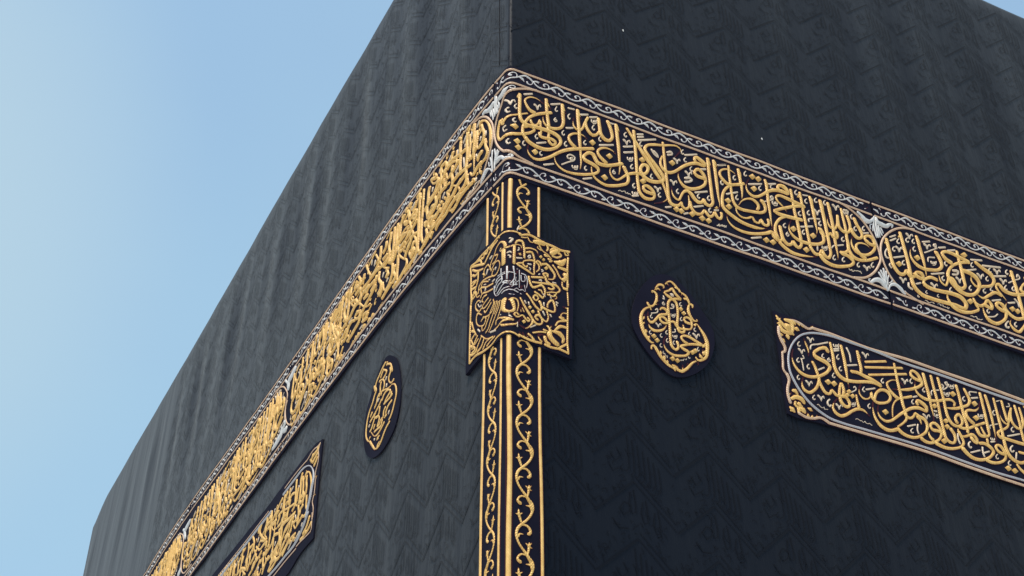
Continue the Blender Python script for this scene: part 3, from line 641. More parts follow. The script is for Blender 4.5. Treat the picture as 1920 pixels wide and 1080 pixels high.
g2438,-512,118 2444,-607,133 2445,-691,133 2443,-775,82 2442,-845,39
g2442,-538,90 2459,-602,25
g2568,-513,117 2569,-585,127 2573,-648,129 2564,-695,125
g2575,-540,95 2592,-583,27
g2138,-563,31 2149,-602,90 2160,-651,76 2154,-695,21
s2483,-515,73 2499,-561,67 2498,-621,62
s2180,-630,62 2188,-603,55 2256,-565,60 2334,-523,61
s2460,-664,66 2545,-631,66
g2618,-583,100 2799,-517,101
g2609,-629,101 2930,-527,103
g2628,-683,99 2955,-567,101
s2100,-599,38 2086,-617,40 2084,-636,57 2094,-637,43 2103,-628,38
s2170,-542,90 2186,-551,79 2190,-577,48 2204,-541,39 2213,-532,56 2219,-544,54
s2084,-662,89 2099,-672,78 2104,-695,48 2116,-665,39 2128,-652,51 2131,-665,49
s2090,-735,43 2118,-723,38 2110,-705,58
s2095,-736,51 2099,-782,50 2099,-823,49
s2074,-735,37 2061,-750,39 2057,-768,53 2066,-773,45 2075,-763,37
s2148,-760,37 2134,-776,40 2134,-794,57 2143,-799,45 2149,-789,38
s2217,-781,58 2269,-745,58
s2282,-632,38 2270,-647,41 2268,-665,55 2275,-670,46 2283,-661,38
s2324,-650,34 2306,-673,39 2316,-681,43 2331,-669,37 2324,-660,48 2314,-668,34
s2406,-596,38 2391,-615,41 2388,-634,55 2395,-639,42 2406,-625,38
s2410,-689,37 2394,-706,40 2394,-722,57 2401,-727,45 2411,-717,37
s2344,-762,37 2332,-777,40 2327,-799,54 2337,-801,42 2347,-790,37
s2379,-522,47 2380,-539,57 2394,-535,34 2399,-519,39
t2395,-532,49 2406,-532,34 2410,-515,41
t2407,-530,48 2418,-530,34 2424,-505,40
t2390,-549,38 2411,-544,31 2421,-528,31
s2372,-565,65 2418,-544,65
s2372,-579,64 2415,-559,64
s2610,-511,94 2626,-521,82 2631,-547,51 2643,-516,40 2656,-503,53 2659,-516,52
s2054,-876,37 2042,-890,40 2041,-908,54 2048,-912,41 2057,-901,37
s2104,-903,86 2118,-913,75 2122,-937,47 2136,-905,38 2147,-893,53 2151,-908,48
d2254,-855 2280,-832 2305,-853 2278,-877
d2300,-852 2327,-829 2352,-850 2325,-874
s2156,-994,36 2143,-1008,39 2139,-1028,54 2149,-1030,43 2156,-1022,36
s2181,-989,84 2197,-998,76 2201,-1023,47 2213,-991,38 2225,-980,53 2227,-995,46
s2272,-988,55 2252,-1011,59 2250,-1033,84 2263,-1043,69 2276,-1029,55
s2164,-1064,20 2177,-1056,27 2181,-1065,32 2190,-1068,30
t2190,-1068,30 2192,-1074,31 2199,-1074,21 2216,-1063,20
t2216,-1063,31 2217,-1064,26 2216,-1079,30 2222,-1078,24
t2222,-1078,23 2238,-1074,24 2245,-1072,24
s2316,-1010,87 2331,-1021,75 2334,-1045,43 2348,-1011,38 2358,-1002,51 2364,-1013,52
d2417,-877 2439,-858 2459,-875 2437,-895
d2396,-909 2418,-891 2438,-908 2415,-927
d2438,-903 2460,-885 2480,-901 2458,-921
s2456,-875,42 2483,-855,41 2503,-833,47 2496,-817,62 2483,-829,41
s2436,-955,45 2436,-974,53 2447,-972,33 2450,-957,39
t2450,-968,41 2459,-966,33 2463,-952,40
t2461,-963,49 2471,-965,33 2476,-943,39
t2445,-984,32 2466,-975,29 2474,-963,29
g2336,-959,21 2300,-1006,52 2285,-1051,103 2300,-1081,152 2333,-1092,130 2378,-1071,112 2438,-1022,108 2490,-991,119 2536,-990,98 2571,-1019,27
g2498,-987,135 2493,-943,112 2493,-882,84
g2547,-784,45 2524,-831,56 2523,-867,83 2544,-891,95 2576,-887,71 2608,-860,71 2622,-824,120 2622,-866,131 2649,-888,133 2698,-879,106 2752,-849,94 2776,-805,125 2762,-774,166 2720,-769,122 2678,-796,101 2648,-842,109 2638,-871,119
s2574,-794,37 2561,-810,40 2556,-828,55 2565,-834,48 2573,-826,37
s2585,-811,62 2661,-776,62
s2593,-917,37 2578,-933,40 2576,-951,56 2584,-955,42 2594,-944,37
s2747,-669,38 2732,-685,40 2728,-705,58 2738,-708,44 2745,-698,38
s2453,-1080,20 2466,-1070,24 2482,-1074,30 2489,-1078,32
t2489,-1078,24 2503,-1075,30 2510,-1084,24 2527,-1070,19
t2527,-1070,31 2531,-1078,32 2542,-1084,25 2561,-1075,21
t2561,-1075,32 2569,-1080,32 2579,-1085,31
g2625,-880,26 2609,-962,68 2618,-1024,122 2646,-1065,159 2689,-1082,153 2732,-1076,130 2785,-1048,130
g2661,-904,20 2646,-965,58 2659,-1001,107 2692,-1017,119 2731,-1005,99 2780,-968,99 2832,-921,106 2883,-879,113 2946,-837,122 3003,-819,148 3062,-822,122 3063,-790,186 3035,-770,183 3010,-761,145 2994,-773,117 2995,-794,151
d2683,-944 2711,-921 2736,-942 2707,-967
g2907,-676,29 2882,-655,53 2839,-653,62 2792,-677,68 2769,-703,90 2774,-738,130 2795,-768,148 2822,-790,157 2841,-799,159
g2961,-742,107 2907,-768,99 2854,-791,84 2808,-831,74 2781,-876,75 2768,-926,75 2762,-966,69
g2866,-511,106 2864,-587,114 2865,-687,127 2869,-770,136 2870,-842,134 2879,-901,129 2876,-942,98 2846,-980,84 2788,-1031,81
g3074,-583,136 3022,-582,142 2993,-565,149 2995,-536,93 3017,-519,120 3047,-532,165 3068,-572,170 3075,-602,128 3050,-631,109 3005,-662,118 2932,-698,119 2869,-719,74 2806,-735,21
g3016,-608,43 3005,-662,76 3014,-696,121 3052,-721,147 3111,-722,128 3180,-706,117 3254,-672,108 3306,-660,123 3326,-675,119 3312,-706,81
g3103,-512,136 3107,-597,145 3113,-690,152 3112,-780,99 3114,-831,64 3107,-882,33
g3105,-554,100 3126,-602,29
g3167,-508,125 3170,-608,127 3176,-701,127 3173,-833,128 3175,-940,134 3182,-999,152 3205,-1016,141 3239,-1011,95 3257,-983,113 3260,-944,152 3236,-903,165
g3225,-506,127 3231,-604,129 3235,-682,128 3233,-762,131 3240,-822,148 3264,-861,157 3307,-863,109 3347,-835,96 3358,-790,141 3342,-762,155 3317,-777,96 3300,-813,128 3308,-837,159
g3313,-861,148 3344,-866,127 3392,-852,105 3462,-811,101 3557,-757,102
s3249,-552,70 3262,-556,59 3245,-591,51 3301,-543,44 3299,-517,76 3282,-528,54 3293,-543,75
s3313,-528,48 3313,-549,60 3325,-546,34 3330,-528,43
t3328,-541,50 3341,-541,34 3344,-525,45
t3343,-536,53 3353,-538,34 3361,-514,40
t3322,-559,37 3347,-552,31 3355,-535,34
s3255,-611,46 3253,-632,60 3268,-628,34 3274,-610,41
t3272,-621,48 3281,-621,34 3286,-606,42
t3282,-620,52 3293,-621,34 3302,-597,40
t3266,-638,36 3288,-632,31 3296,-618,32
d3301,-603 3331,-579 3357,-601 3325,-627
s3139,-671,62 3142,-645,47 3214,-608,51
g3376,-516,129 3381,-603,135 3381,-693,142 3384,-771,145 3390,-837,139 3382,-891,129
g3385,-564,98 3396,-604,28
g3441,-523,123 3457,-567,147 3467,-607,140 3449,-645,106 3389,-685,111 3325,-719,119 3266,-736,84 3198,-744,23
s3091,-628,38 3075,-644,40 3070,-663,59 3080,-668,45 3088,-657,39
s2995,-588,38 2981,-604,41 2976,-625,57 2984,-631,48 2993,-621,38
s2907,-621,95 2923,-632,82 2923,-658,48 2941,-624,40 2955,-609,54 2955,-625,48
s2745,-671,38 2731,-687,41 2728,-705,60 2738,-710,46 2745,-700,39
s2971,-743,62 3008,-724,62
s2971,-762,37 2956,-777,42 2954,-797,60 2963,-799,44 2969,-792,38
s3432,-588,38 3413,-606,41 3411,-624,63 3420,-628,47 3429,-619,38
s3484,-561,74 3481,-543,49 3551,-516,55
s3490,-582,66 3549,-559,66
d3476,-623 3508,-599 3533,-621 3501,-647
d3460,-742 3491,-718 3516,-740 3485,-766
s3518,-699,45 3515,-722,59 3528,-718,34 3536,-699,40
t3532,-714,45 3543,-712,34 3549,-694,42
t3545,-708,54 3555,-711,34 3562,-689,43
t3524,-731,36 3547,-724,30 3558,-709,31
g3556,-591,20 3533,-644,57 3496,-680,89 3448,-692,110 3416,-708,96 3405,-743,148 3422,-775,173 3455,-798,170
g3577,-512,127 3577,-582,130 3577,-688,131 3572,-816,133 3570,-848,95 3530,-872,110 3485,-874,167 3469,-827,162
g3583,-558,100 3594,-599,28
g3621,-516,133 3629,-619,140 3629,-746,116 3623,-831,65 3615,-888,34
s3028,-859,91 3044,-869,83 3049,-891,48 3063,-861,39 3078,-847,50 3081,-861,52
g2870,-903,154 2884,-925,153 2910,-926,104 2942,-901,92 2964,-873,111 2983,-888,154 3028,-899,165 3041,-936,134 3025,-987,102 2983,-1030,98 2922,-1069,111 2857,-1079,138 2812,-1068,163 2785,-1047,172
g2970,-897,157 2990,-917,108 2992,-946,61
s2965,-955,55 2951,-1005,60 2955,-1031,69
s2874,-999,60 2945,-964,60
s2915,-1002,37 2897,-1020,39 2895,-1036,61 2906,-1039,46 2913,-1032,37
g3149,-958,132 3122,-956,125 3079,-960,146 3068,-938,122 3085,-910,92 3113,-903,145 3140,-925,157 3150,-963,125 3133,-1004,95 3085,-1049,97 3031,-1075,117 2989,-1074,153 2966,-1061,171
g3050,-969,26 3041,-1007,88 3051,-1034,140 3067,-1045,153
d3116,-759 3143,-738 3166,-757 3138,-780
d3187,-854 3214,-832 3236,-852 3209,-874
d3187,-897 3214,-876 3236,-896 3209,-918
s3128,-820,47 3127,-840,58 3140,-837,33 3145,-820,40
t3144,-833,41 3152,-831,34 3157,-816,40
t3155,-827,48 3166,-828,33 3174,-806,39
t3138,-849,34 3159,-842,29 3167,-826,32
s3129,-800,72 3154,-795,72
d3131,-1023 3161,-1000 3185,-1022 3155,-1046
g3303,-884,73 3304,-920,105 3328,-933,94 3382,-911,96 3425,-893,141 3446,-917,158 3444,-951,94 3423,-946,162 3402,-920,162
g3302,-905,140 3319,-946,142 3325,-985,114 3302,-1017,91 3251,-1048,102 3193,-1068,122 3138,-1073,149 3082,-1062,167
s3294,-923,61 3286,-972,66 3294,-1001,74
g3461,-946,116 3508,-934,138 3549,-947,172 3571,-971,148 3547,-1013,101 3493,-1055,107 3426,-1081,130 3367,-1081,165 3329,-1059,189 3303,-1032,195
g3542,-887,116 3538,-925,116
s3484,-967,67 3477,-1009,72 3481,-1041,77
s3390,-954,52 3370,-974,58 3367,-999,84 3377,-1005,66 3388,-995,52
s3371,-1043,59 3455,-1001,60
s3488,-1010,58 3536,-984,59
g3513,-803,90 3522,-837,117 3533,-864,142
g3691,-518,110 3692,-614,121 3692,-721,133 3694,-778,139 3690,-852,145 3692,-918,158 3708,-970,180 3746,-994,163 3796,-994,125 3844,-971,111
g3835,-550,85 3804,-605,94 3777,-678,104 3760,-720,92 3723,-753,92 3675,-784,94 3651,-812,116 3657,-831,165 3701,-833,142 3768,-833,143 3842,-831,144 3885,-827,142
g3760,-517,118 3762,-608,125 3766,-679,131
g3767,-547,72 3778,-592,21
g3720,-605,30 3714,-661,67 3732,-697,111 3758,-705,81 3783,-676,83 3805,-621,97 3829,-557,105
g3827,-563,104 3809,-625,113 3811,-678,140 3837,-707,141 3871,-707,87 3898,-677,94 3908,-626,110
g3871,-519,120 3874,-594,124 3877,-668,125 3873,-722,128 3874,-808,135
g3910,-524,107 3914,-597,122 3916,-650,143 3929,-672,164
s3593,-789,61 3594,-770,46 3609,-760,45 3673,-729,46
s3675,-620,38 3657,-639,42 3653,-659,62 3661,-664,45 3672,-653,38
s3492,-582,65 3549,-559,66
s3714,-535,42 3747,-517,42
s3795,-552,42 3828,-534,39 3822,-518,67
s3809,-710,38 3790,-729,41 3786,-747,65 3797,-753,48 3807,-743,38
s3737,-805,62 3853,-752,63
s3579,-866,48 3579,-883,60 3591,-879,34 3596,-864,41
t3594,-875,49 3607,-876,33 3612,-860,42
t3606,-874,44 3619,-872,34 3624,-853,44
t3589,-893,34 3611,-886,29 3619,-870,33
s3571,-902,61 3603,-887,61
g3670,-969,125 3616,-962,145 3601,-936,126 3619,-911,93 3646,-912,159 3669,-951,152 3668,-992,110 3637,-1027,95 3579,-1059,109 3527,-1070,136 3488,-1064,155
s3605,-985,37 3588,-1002,40 3584,-1021,61 3593,-1024,44 3604,-1014,37
s3761,-871,52 3737,-895,57 3730,-921,90 3746,-923,59 3761,-910,52
s3701,-1005,37 3684,-1022,42 3682,-1042,62 3690,-1046,42 3701,-1035,37
s3779,-920,62 3759,-977,61
g3801,-911,112 3863,-905,112
d3638,-1075 3669,-1052 3694,-1074 3662,-1098
d3692,-1078 3723,-1055 3748,-1076 3716,-1101
g3753,-1017,111 3770,-1045,132 3814,-1077,162
@O1
g956,-699,93 961,-714,105 975,-722,93 998,-707,78 1016,-674,93 1027,-636,98 1025,-606,99 1009,-594,95 994,-593,57 997,-607,68
g1027,-627,71 1045,-611,36
g1025,-663,75 1044,-651,38
g1007,-695,82 1033,-686,41
g1014,-588,53 1031,-548,72 1059,-520,93 1082,-520,105 1087,-534,63 1076,-542,55
g1023,-580,52 1042,-557,85 1058,-569,53
g1086,-519,52 1106,-489,59 1141,-465,83 1161,-475,108 1184,-498,94 1208,-522,81
g1097,-503,57 1114,-492,64 1122,-506,51
g1169,-501,78 1195,-507,97 1206,-525,104
g1207,-538,48 1219,-529,67 1214,-551,50
g1214,-527,70 1242,-539,106 1260,-568,110 1269,-599,96
g1231,-569,92 1252,-567,96 1264,-588,78
g1262,-611,70 1276,-597,87 1290,-599,109 1288,-621,61
g1265,-605,75 1256,-640,103 1257,-670,135 1271,-700,112 1293,-722,89 1316,-716,64
g1258,-630,81 1243,-615,27
g1255,-670,80 1238,-652,27
g1269,-700,75 1241,-695,25
g1311,-705,78 1318,-715,56 1302,-734,51
g1308,-738,68 1292,-757,102
g1310,-735,52 1332,-769,94 1356,-807,136 1372,-857,156 1370,-913,138 1357,-972,106 1325,-1008,90 1292,-1021,93 1278,-1003,76
g1358,-921,52 1338,-962,136 1338,-920,21
g1358,-870,53 1343,-905,131 1342,-872,21
g1334,-996,77 1315,-986,146 1310,-959,23
g1288,-1020,64 1291,-1057,21
g1279,-1032,69 1254,-1051,79 1222,-1092,97 1192,-1127,100 1162,-1147,119 1135,-1142,124 1121,-1131,103 1100,-1121,73
g1209,-1109,77 1214,-1070,19
g1231,-1081,73 1243,-1040,18
g1175,-1132,80 1177,-1095,20
g1100,-1121,63 1118,-1119,70 1140,-1128,73
g1115,-1133,86 1119,-1158,86
g1119,-1154,74 1108,-1143,87 1078,-1133,113 1048,-1110,139 1019,-1079,137 998,-1045,129 980,-1021,115 962,-1031,72 961,-1052,78
g1019,-1075,51 1029,-1055,96 1014,-1036,24
g1048,-1106,58 1050,-1081,108 1040,-1064,24
g1070,-1127,60 1070,-1103,82 1065,-1092,24
g980,-998,62 962,-1002,90 940,-983,123 918,-949,146 904,-903,150 899,-854,131 906,-809,108 926,-768,87 947,-745,80 970,-730,74
g970,-726,71 979,-749,71
g909,-851,51 922,-829,83 930,-801,18
g911,-884,51 920,-868,81 924,-854,18
g923,-943,67 932,-927,110 925,-908,23
g944,-977,68 949,-967,93 956,-948,17
g955,-772,19 951,-802,48 954,-831,90 966,-847,123 987,-838,89 1011,-806,92 1042,-765,98 1096,-733,98 1097,-717,138 1074,-703,118 1054,-709,77 1045,-725,69
g1205,-584,108 1163,-595,101 1125,-618,89 1112,-639,95 1106,-702,102 1108,-767,104 1107,-814,102 1105,-879,102 1104,-942,105 1113,-985,122 1135,-997,100 1157,-972,93 1151,-930,110
g1205,-582,119 1182,-565,120 1163,-546,117 1149,-519,113 1127,-541,81 1087,-575,84 1111,-591,123 1138,-603,124 1166,-620,122 1175,-656,103 1173,-722,97 1164,-794,97 1164,-820,112 1175,-845,128 1200,-843,97 1211,-831,92 1211,-803,104
s1135,-569,105 1151,-574,105
s1150,-562,69 1138,-581,69
g1091,-796,114 1073,-777,113 1049,-777,81 1038,-798,95 1054,-818,111 1086,-814,86 1124,-787,84 1144,-785,115 1154,-808,115 1182,-820,103 1223,-811,90 1264,-793,75 1272,-760,91 1267,-723,114 1239,-712,96 1217,-733,82 1227,-754,116 1260,-755,105
g955,-847,21 958,-884,78 980,-901,123 1016,-897,105 1058,-870,80 1087,-823,51
g1332,-893,127 1285,-877,122 1238,-863,111 1197,-871,88 1184,-889,99 1202,-912,116 1229,-919,109
g1332,-894,104 1262,-912,100 1212,-934,92 1174,-960,88 1197,-973,125 1230,-982,122 1216,-1008,86 1168,-1032,98 1112,-1043,111 1074,-1027,94 1054,-993,59 1056,-950,32 1074,-915,17
s1078,-601,51 1084,-628,41 1072,-623,57
s1078,-648,27 1066,-667,31 1074,-675,36 1085,-665,29 1080,-658,39 1071,-663,31
s1122,-684,43 1147,-672,38 1149,-648,54 1135,-646,38 1140,-664,51
s1124,-725,34 1125,-742,40 1134,-740,27 1137,-726,30
t1136,-736,34 1144,-734,27 1146,-721,32
t1145,-732,39 1153,-733,27 1156,-714,31
t1134,-748,27 1151,-740,25 1153,-732,26
d1180,-664 1198,-647 1217,-663 1199,-681
d1200,-690 1218,-673 1237,-688 1219,-706
s1208,-606,31 1198,-618,33 1198,-634,44 1206,-637,36 1211,-628,31
s1203,-723,31 1193,-737,32 1191,-752,43 1199,-753,34 1205,-745,31
s979,-774,40 1029,-741,38 1026,-721,55 1012,-737,38
s983,-781,30 974,-794,32 973,-807,42 980,-811,37 987,-802,30
s1007,-839,67 1019,-848,57 1023,-867,37 1032,-840,31 1041,-831,41 1044,-842,37
s968,-910,30 957,-921,32 958,-935,41 963,-939,35 970,-931,30
s1044,-906,30 1034,-918,32 1035,-932,42 1042,-936,35 1046,-928,30
s1087,-867,30 1077,-880,32 1076,-895,44 1085,-896,37 1088,-891,30
d965,-948 984,-930 1004,-946 985,-966
d986,-972 1004,-954 1025,-970 1006,-990
s1036,-984,30 1027,-994,32 1027,-1008,42 1034,-1012,38 1040,-1006,30
s1085,-928,30 1076,-942,32 1075,-954,42 1082,-960,36 1088,-951,30
s1134,-929,30 1124,-942,32 1123,-955,43 1131,-958,37 1135,-952,30
s1124,-889,36 1127,-902,41 1135,-899,27 1139,-887,29
t1137,-896,39 1144,-898,27 1146,-884,31
t1146,-894,38 1153,-894,27 1155,-879,31
t1135,-909,28 1150,-905,24 1154,-892,25
s1118,-870,42 1147,-855,37 1144,-837,49
g1205,-784,71 1211,-803,71
s1298,-772,31 1288,-783,32 1288,-797,42 1293,-803,38 1300,-795,31
s1254,-821,30 1245,-832,33 1245,-849,42 1250,-852,34 1258,-843,30
s1276,-825,82 1292,-835,72 1298,-858,44 1308,-825,38 1319,-814,51 1322,-828,44
s1308,-915,30 1300,-928,32 1297,-945,42 1305,-947,34 1310,-938,31
d1236,-976 1256,-958 1276,-975 1257,-994
d1258,-956 1278,-938 1298,-955 1278,-975
d1088,-1073 1107,-1055 1127,-1072 1108,-1091
d1121,-1076 1140,-1058 1161,-1075 1141,-1094
s1237,-998,30 1227,-1011,32 1226,-1025,42 1233,-1027,33 1238,-1019,30
s1162,-1066,22 1166,-1064,19 1171,-1058,27 1175,-1065,28
t1175,-1065,19 1184,-1053,19 1184,-1055,29 1188,-1060,29
t1188,-1060,22 1191,-1045,19 1202,-1044,23 1202,-1042,22
t1202,-1042,28 1206,-1048,19 1213,-1032,20
s1044,-1037,28 1047,-1041,21 1041,-1054,28 1052,-1049,21
t1052,-1049,19 1048,-1056,29 1058,-1053,28 1057,-1060,22
t1057,-1060,26 1059,-1065,25 1059,-1072,24 1070,-1063,20
t1070,-1063,28 1074,-1065,23 1069,-1080,20
@O2
g-1813,-369,138 -1873,-394,188 -1916,-423,236 -1960,-452,251 -1978,-489,189 -1955,-533,192 -1982,-564,224 -2007,-608,266 -2049,-650,316 -2080,-701,309 -2093,-771,275 -2087,-849,170 -2044,-913,83 -1991,-948,63
g-1999,-944,126 -1931,-1023,133 -1895,-1059,83 -1854,-1071,80
g-2001,-471,126 -1982,-518,157
g-1822,-366,50 -1774,-395,77 -1792,-407,200
g-1773,-408,98 -1717,-443,103 -1686,-498,142 -1675,-528,150
g-1721,-470,99 -1707,-517,134 -1720,-532,170 -1732,-556,134 -1710,-603,76 -1676,-626,86 -1635,-624,134
g-1674,-643,67 -1617,-674,78 -1578,-740,162 -1574,-797,261 -1594,-841,283 -1617,-890,276 -1649,-927,243 -1674,-939,211
g-1659,-961,193 -1709,-978,242 -1750,-1010,296 -1782,-1043,319 -1824,-1068,197 -1862,-1070,124
g-1821,-1037,85 -1850,-1051,154 -1855,-1067,190
g-1843,-997,83 -1874,-995,83
g-2020,-914,97 -2006,-903,98 -1990,-904,28
g-1838,-415,203 -1867,-437,207 -1887,-460,210
g-1847,-412,71 -1782,-476,118 -1811,-494,177 -1838,-497,150
g-1907,-483,128 -1866,-490,75 -1811,-543,109 -1806,-581,210 -1818,-601,235
g-1872,-508,197 -1882,-545,179 -1875,-587,178 -1885,-623,196
g-1681,-650,78 -1735,-641,78 -1809,-614,86 -1849,-606,184 -1853,-630,215
g-1828,-690,252 -1802,-660,229 -1757,-651,143 -1708,-668,82 -1682,-695,229 -1717,-712,215 -1761,-728,237 -1773,-751,247
g-1664,-712,130 -1667,-744,146 -1697,-750,111
g-1889,-598,193 -1918,-616,208 -1928,-652,207 -1963,-682,201
g-1838,-677,193 -1873,-702,188 -1910,-720,176 -1969,-743,173 -2029,-765,172
g-1790,-742,102 -1728,-747,106 -1682,-747,119 -1645,-742,126
g-1646,-794,146 -1704,-805,166 -1731,-827,195 -1743,-850,195
g-1862,-724,201 -1869,-780,217 -1890,-794,134 -1940,-778,153 -1960,-801,224 -1992,-843,218 -2016,-851,180
g-1924,-780,102 -1875,-792,74 -1856,-839,194 -1881,-878,157 -1845,-882,185 -1826,-856,186 -1784,-857,214 -1780,-807,216 -1752,-789,202
g-1798,-868,143 -1811,-908,146 -1873,-904,102 -1932,-898,108
g-1757,-912,129 -1813,-940,137 -1869,-954,114 -1913,-943,59 -1992,-870,71
g-1741,-866,129 -1762,-876,84 -1725,-867,114
g-1830,-982,83 -1867,-988,139
g-2001,-696,150 -2029,-718,150
g-1932,-730,153 -1958,-761,153
g-1930,-840,151 -1950,-863,151
s-1776,-518,123 -1789,-537,123
s-1766,-585,172 -1767,-608,172
s-1922,-961,192 -1920,-971,192
s-2048,-794,119 -2034,-783,119
s-1913,-650,109 -1891,-639,109
s-1694,-877,116 -1682,-858,116
@K
g-84,-488,76 -32,-495,76 6,-504,80 37,-501,85 65,-509,89
g-75,-484,119 -62,-505,119
g55,-505,132 67,-514,132
p-84,-488,112 -162,-490,106 -295,-476,107 -376,-477,106 -441,-464,160 -437,-542,119 -432,-653,116 -423,-755,117 -426,-784,129
p-428,-783,121 -428,-907,120
p-428,-907,120 -429,-1019,118 -425,-1225,116
p-425,-1225,115 -355,-1217,92 -251,-1246,82 -134,-1263,97 -69,-1252,102 -21,-1259,70 10,-1264,66 48,-1278,74 59,-1282,74
p52,-1270,74 92,-1280,73 144,-1285,70 201,-1281,68
p222,-1282,73 257,-1288,70 319,-1282,71 379,-1292,73
p67,-514,69 124,-491,77 180,-502,83 222,-514,82 287,-518,82 342,-528,79 404,-517,75
g389,-531,71 398,-543,49 375,-553,73 371,-525,60
p393,-567,59 386,-653,60 384,-758,60 380,-831,59
p382,-841,61 385,-940,60
p382,-957,59 376,-1112,58 373,-1234,58 377,-1285,60
g115,-516,72 129,-542,78 157,-538,59 180,-509,54
g157,-531,159 189,-525,161 226,-520,163
g189,-535,72 212,-579,77 248,-596,78 276,-622,77
g69,-529,79 101,-521,74 115,-510,66
g236,-511,84 254,-546,74 244,-571,62
g267,-562,64 296,-535,120 333,-542,89
g276,-580,149 314,-544,149
g281,-594,86 313,-597,72 346,-563,64 323,-557,90
g294,-636,81 340,-632,203 379,-583,62
g253,-631,105 280,-636,100 262,-649,81
g284,-666,87 307,-694,85 338,-750,87 365,-765,89
g321,-668,113 367,-671,114 386,-674,116
g367,-708,157 375,-736,125 352,-755,128
g347,-772,72 351,-812,87 383,-810,61 388,-772,66
g355,-820,108 383,-820,108
g230,-609,142 253,-610,79 267,-594,41
g194,-543,53 179,-570,69 207,-581,78
g375,-964,82 348,-962,27
g374,-1004,75 347,-1009,62 333,-1039,74 355,-1046,84
g323,-1047,102 350,-1060,98 377,-1058,92
g295,-1121,78 314,-1085,81 359,-1064,89
g286,-1163,78 331,-1113,123 376,-1110,76
g242,-1140,81 261,-1167,117 254,-1203,162 285,-1241,159 309,-1254,138
g272,-1168,78 321,-1170,152 347,-1200,107 338,-1232,61
g215,-1179,101 259,-1178,51
g113,-1243,98 135,-1255,97 152,-1280,94
g144,-1225,78 197,-1200,81 232,-1192,86
g219,-1199,59 179,-1239,61 201,-1270,79
g223,-1224,96 231,-1259,105 253,-1271,109
g306,-1284,71 342,-1252,72 373,-1224,72
g65,-1270,74 57,-1249,25
g87,-1272,72 78,-1244,24
g109,-1269,69 105,-1242,23
g237,-1142,82 259,-1148,69 269,-1131,59
g-411,-929,96 -381,-999,120 -343,-1068,140
g-408,-992,87 -362,-1041,166 -401,-1057,199
g-326,-1079,212 -359,-1103,216 -397,-1139,219
g-273,-1118,245 -306,-1146,246 -356,-1194,247
g-238,-1150,245 -270,-1193,231 -329,-1203,193
g-152,-1204,139 -219,-1201,175 -252,-1229,208
g-103,-1226,132 -168,-1228,141 -201,-1236,156
g-416,-1102,86 -357,-1164,148 -400,-1167,159
g-419,-1170,105 -364,-1189,133 -330,-1180,178
g-282,-1107,73 -203,-1182,72 -127,-1215,84
g-414,-1058,73 -367,-1123,67 -316,-1110,135
g-83,-508,166 -152,-515,182 -195,-537,201 -256,-574,203
g-127,-491,256 -153,-499,205 -187,-506,147
g-206,-476,262 -223,-507,184 -258,-491,84
g-259,-480,211 -267,-513,215 -303,-497,113
g-367,-478,189 -312,-504,135 -292,-548,182
g-431,-473,92 -356,-513,88 -265,-568,85
g-420,-505,77 -355,-560,83 -273,-599,94
g-418,-550,133 -372,-583,149 -336,-581,176
g-336,-581,151 -346,-659,164 -376,-697,176
g-416,-611,112 -361,-633,217 -424,-638,180
g-423,-660,101 -367,-687,142 -402,-727,235
g-410,-748,185 -365,-741,218 -394,-701,98
g-420,-725,67 -387,-763,22
g-421,-703,136 -418,-763,135
g-183,-668,182 -167,-627,193 -124,-594,193 -99,-560,187 -48,-550,113 -16,-579,74 -9,-622,77
g-116,-606,104 -81,-626,187 -115,-654,224 -149,-651,165
g-157,-687,182 -114,-665,150 -72,-679,69 -52,-730,168 -95,-767,169 -129,-758,76 -154,-731,146 -131,-700,190
g-261,-676,146 -254,-618,174 -211,-612,83 -184,-647,76 -161,-695,85
g-20,-639,128 -19,-749,119
g25,-615,81 23,-756,80
g29,-597,81 42,-569,87 74,-560,119 87,-601,96 90,-686,92
g-47,-624,100 3,-628,82 46,-597,66 70,-602,69 64,-636,51
g-39,-604,139 -56,-613,139
g92,-610,88 133,-593,81 175,-598,73 185,-629,52
g103,-637,88 140,-622,107 156,-658,87 155,-741,81 153,-790,78 110,-775,104 65,-760,103 37,-752,81 65,-734,85 83,-730,93
g110,-735,70 106,-750,84 83,-743,95 82,-718,68 115,-694,81 156,-684,96 188,-703,94 188,-739,70 169,-763,69
g169,-695,73 179,-673,85 197,-681,104 204,-702,93
g204,-694,88 238,-676,115 275,-706,126 298,-744,95 285,-776,73 251,-788,73
g137,-815,92 219,-788,93
g119,-815,91 124,-849,97 145,-889,107 185,-865,84 206,-851,104 224,-868,98 227,-911,81 210,-950,76
g246,-774,87 247,-751,109 228,-752,89 217,-764,88 229,-775,103 239,-806,108 265,-820,111 291,-840,96 275,-858,88 251,-858,102
g143,-851,85 185,-841,89 252,-825,97 305,-817,112 330,-844,88 312,-868,76 274,-879,77 238,-896,69
g158,-919,96 189,-931,97 210,-947,97
g184,-895,76 201,-892,86 211,-912,80
g150,-954,75 168,-940,95 183,-954,81 168,-980,78 152,-973,97 151,-954,83
g103,-951,84 127,-975,89 147,-1005,96 176,-1036,107 198,-1043,81 204,-1011,98 190,-977,113
g180,-1052,89 202,-1096,93 233,-1114,78 248,-1079,74 239,-1034,82
g207,-1015,110 248,-1025,106 288,-1021,79 290,-965,94 280,-939,98 246,-976,79 243,-1005,87
g290,-895,87 308,-903,63 280,-939,60
g245,-907,90 290,-905,75 309,-868,68
g-147,-746,101 -217,-713,114 -287,-695,153 -320,-704,231 -329,-755,201
g-198,-752,73 -234,-727,80 -278,-707,158 -295,-737,161 -284,-786,128
g-135,-811,100 -215,-782,96 -321,-735,120 -347,-754,204
g-136,-852,111 -213,-824,110 -284,-797,141 -301,-811,225
g-375,-719,114 -366,-720,83 -356,-753,100 -346,-775,63 -315,-783,94
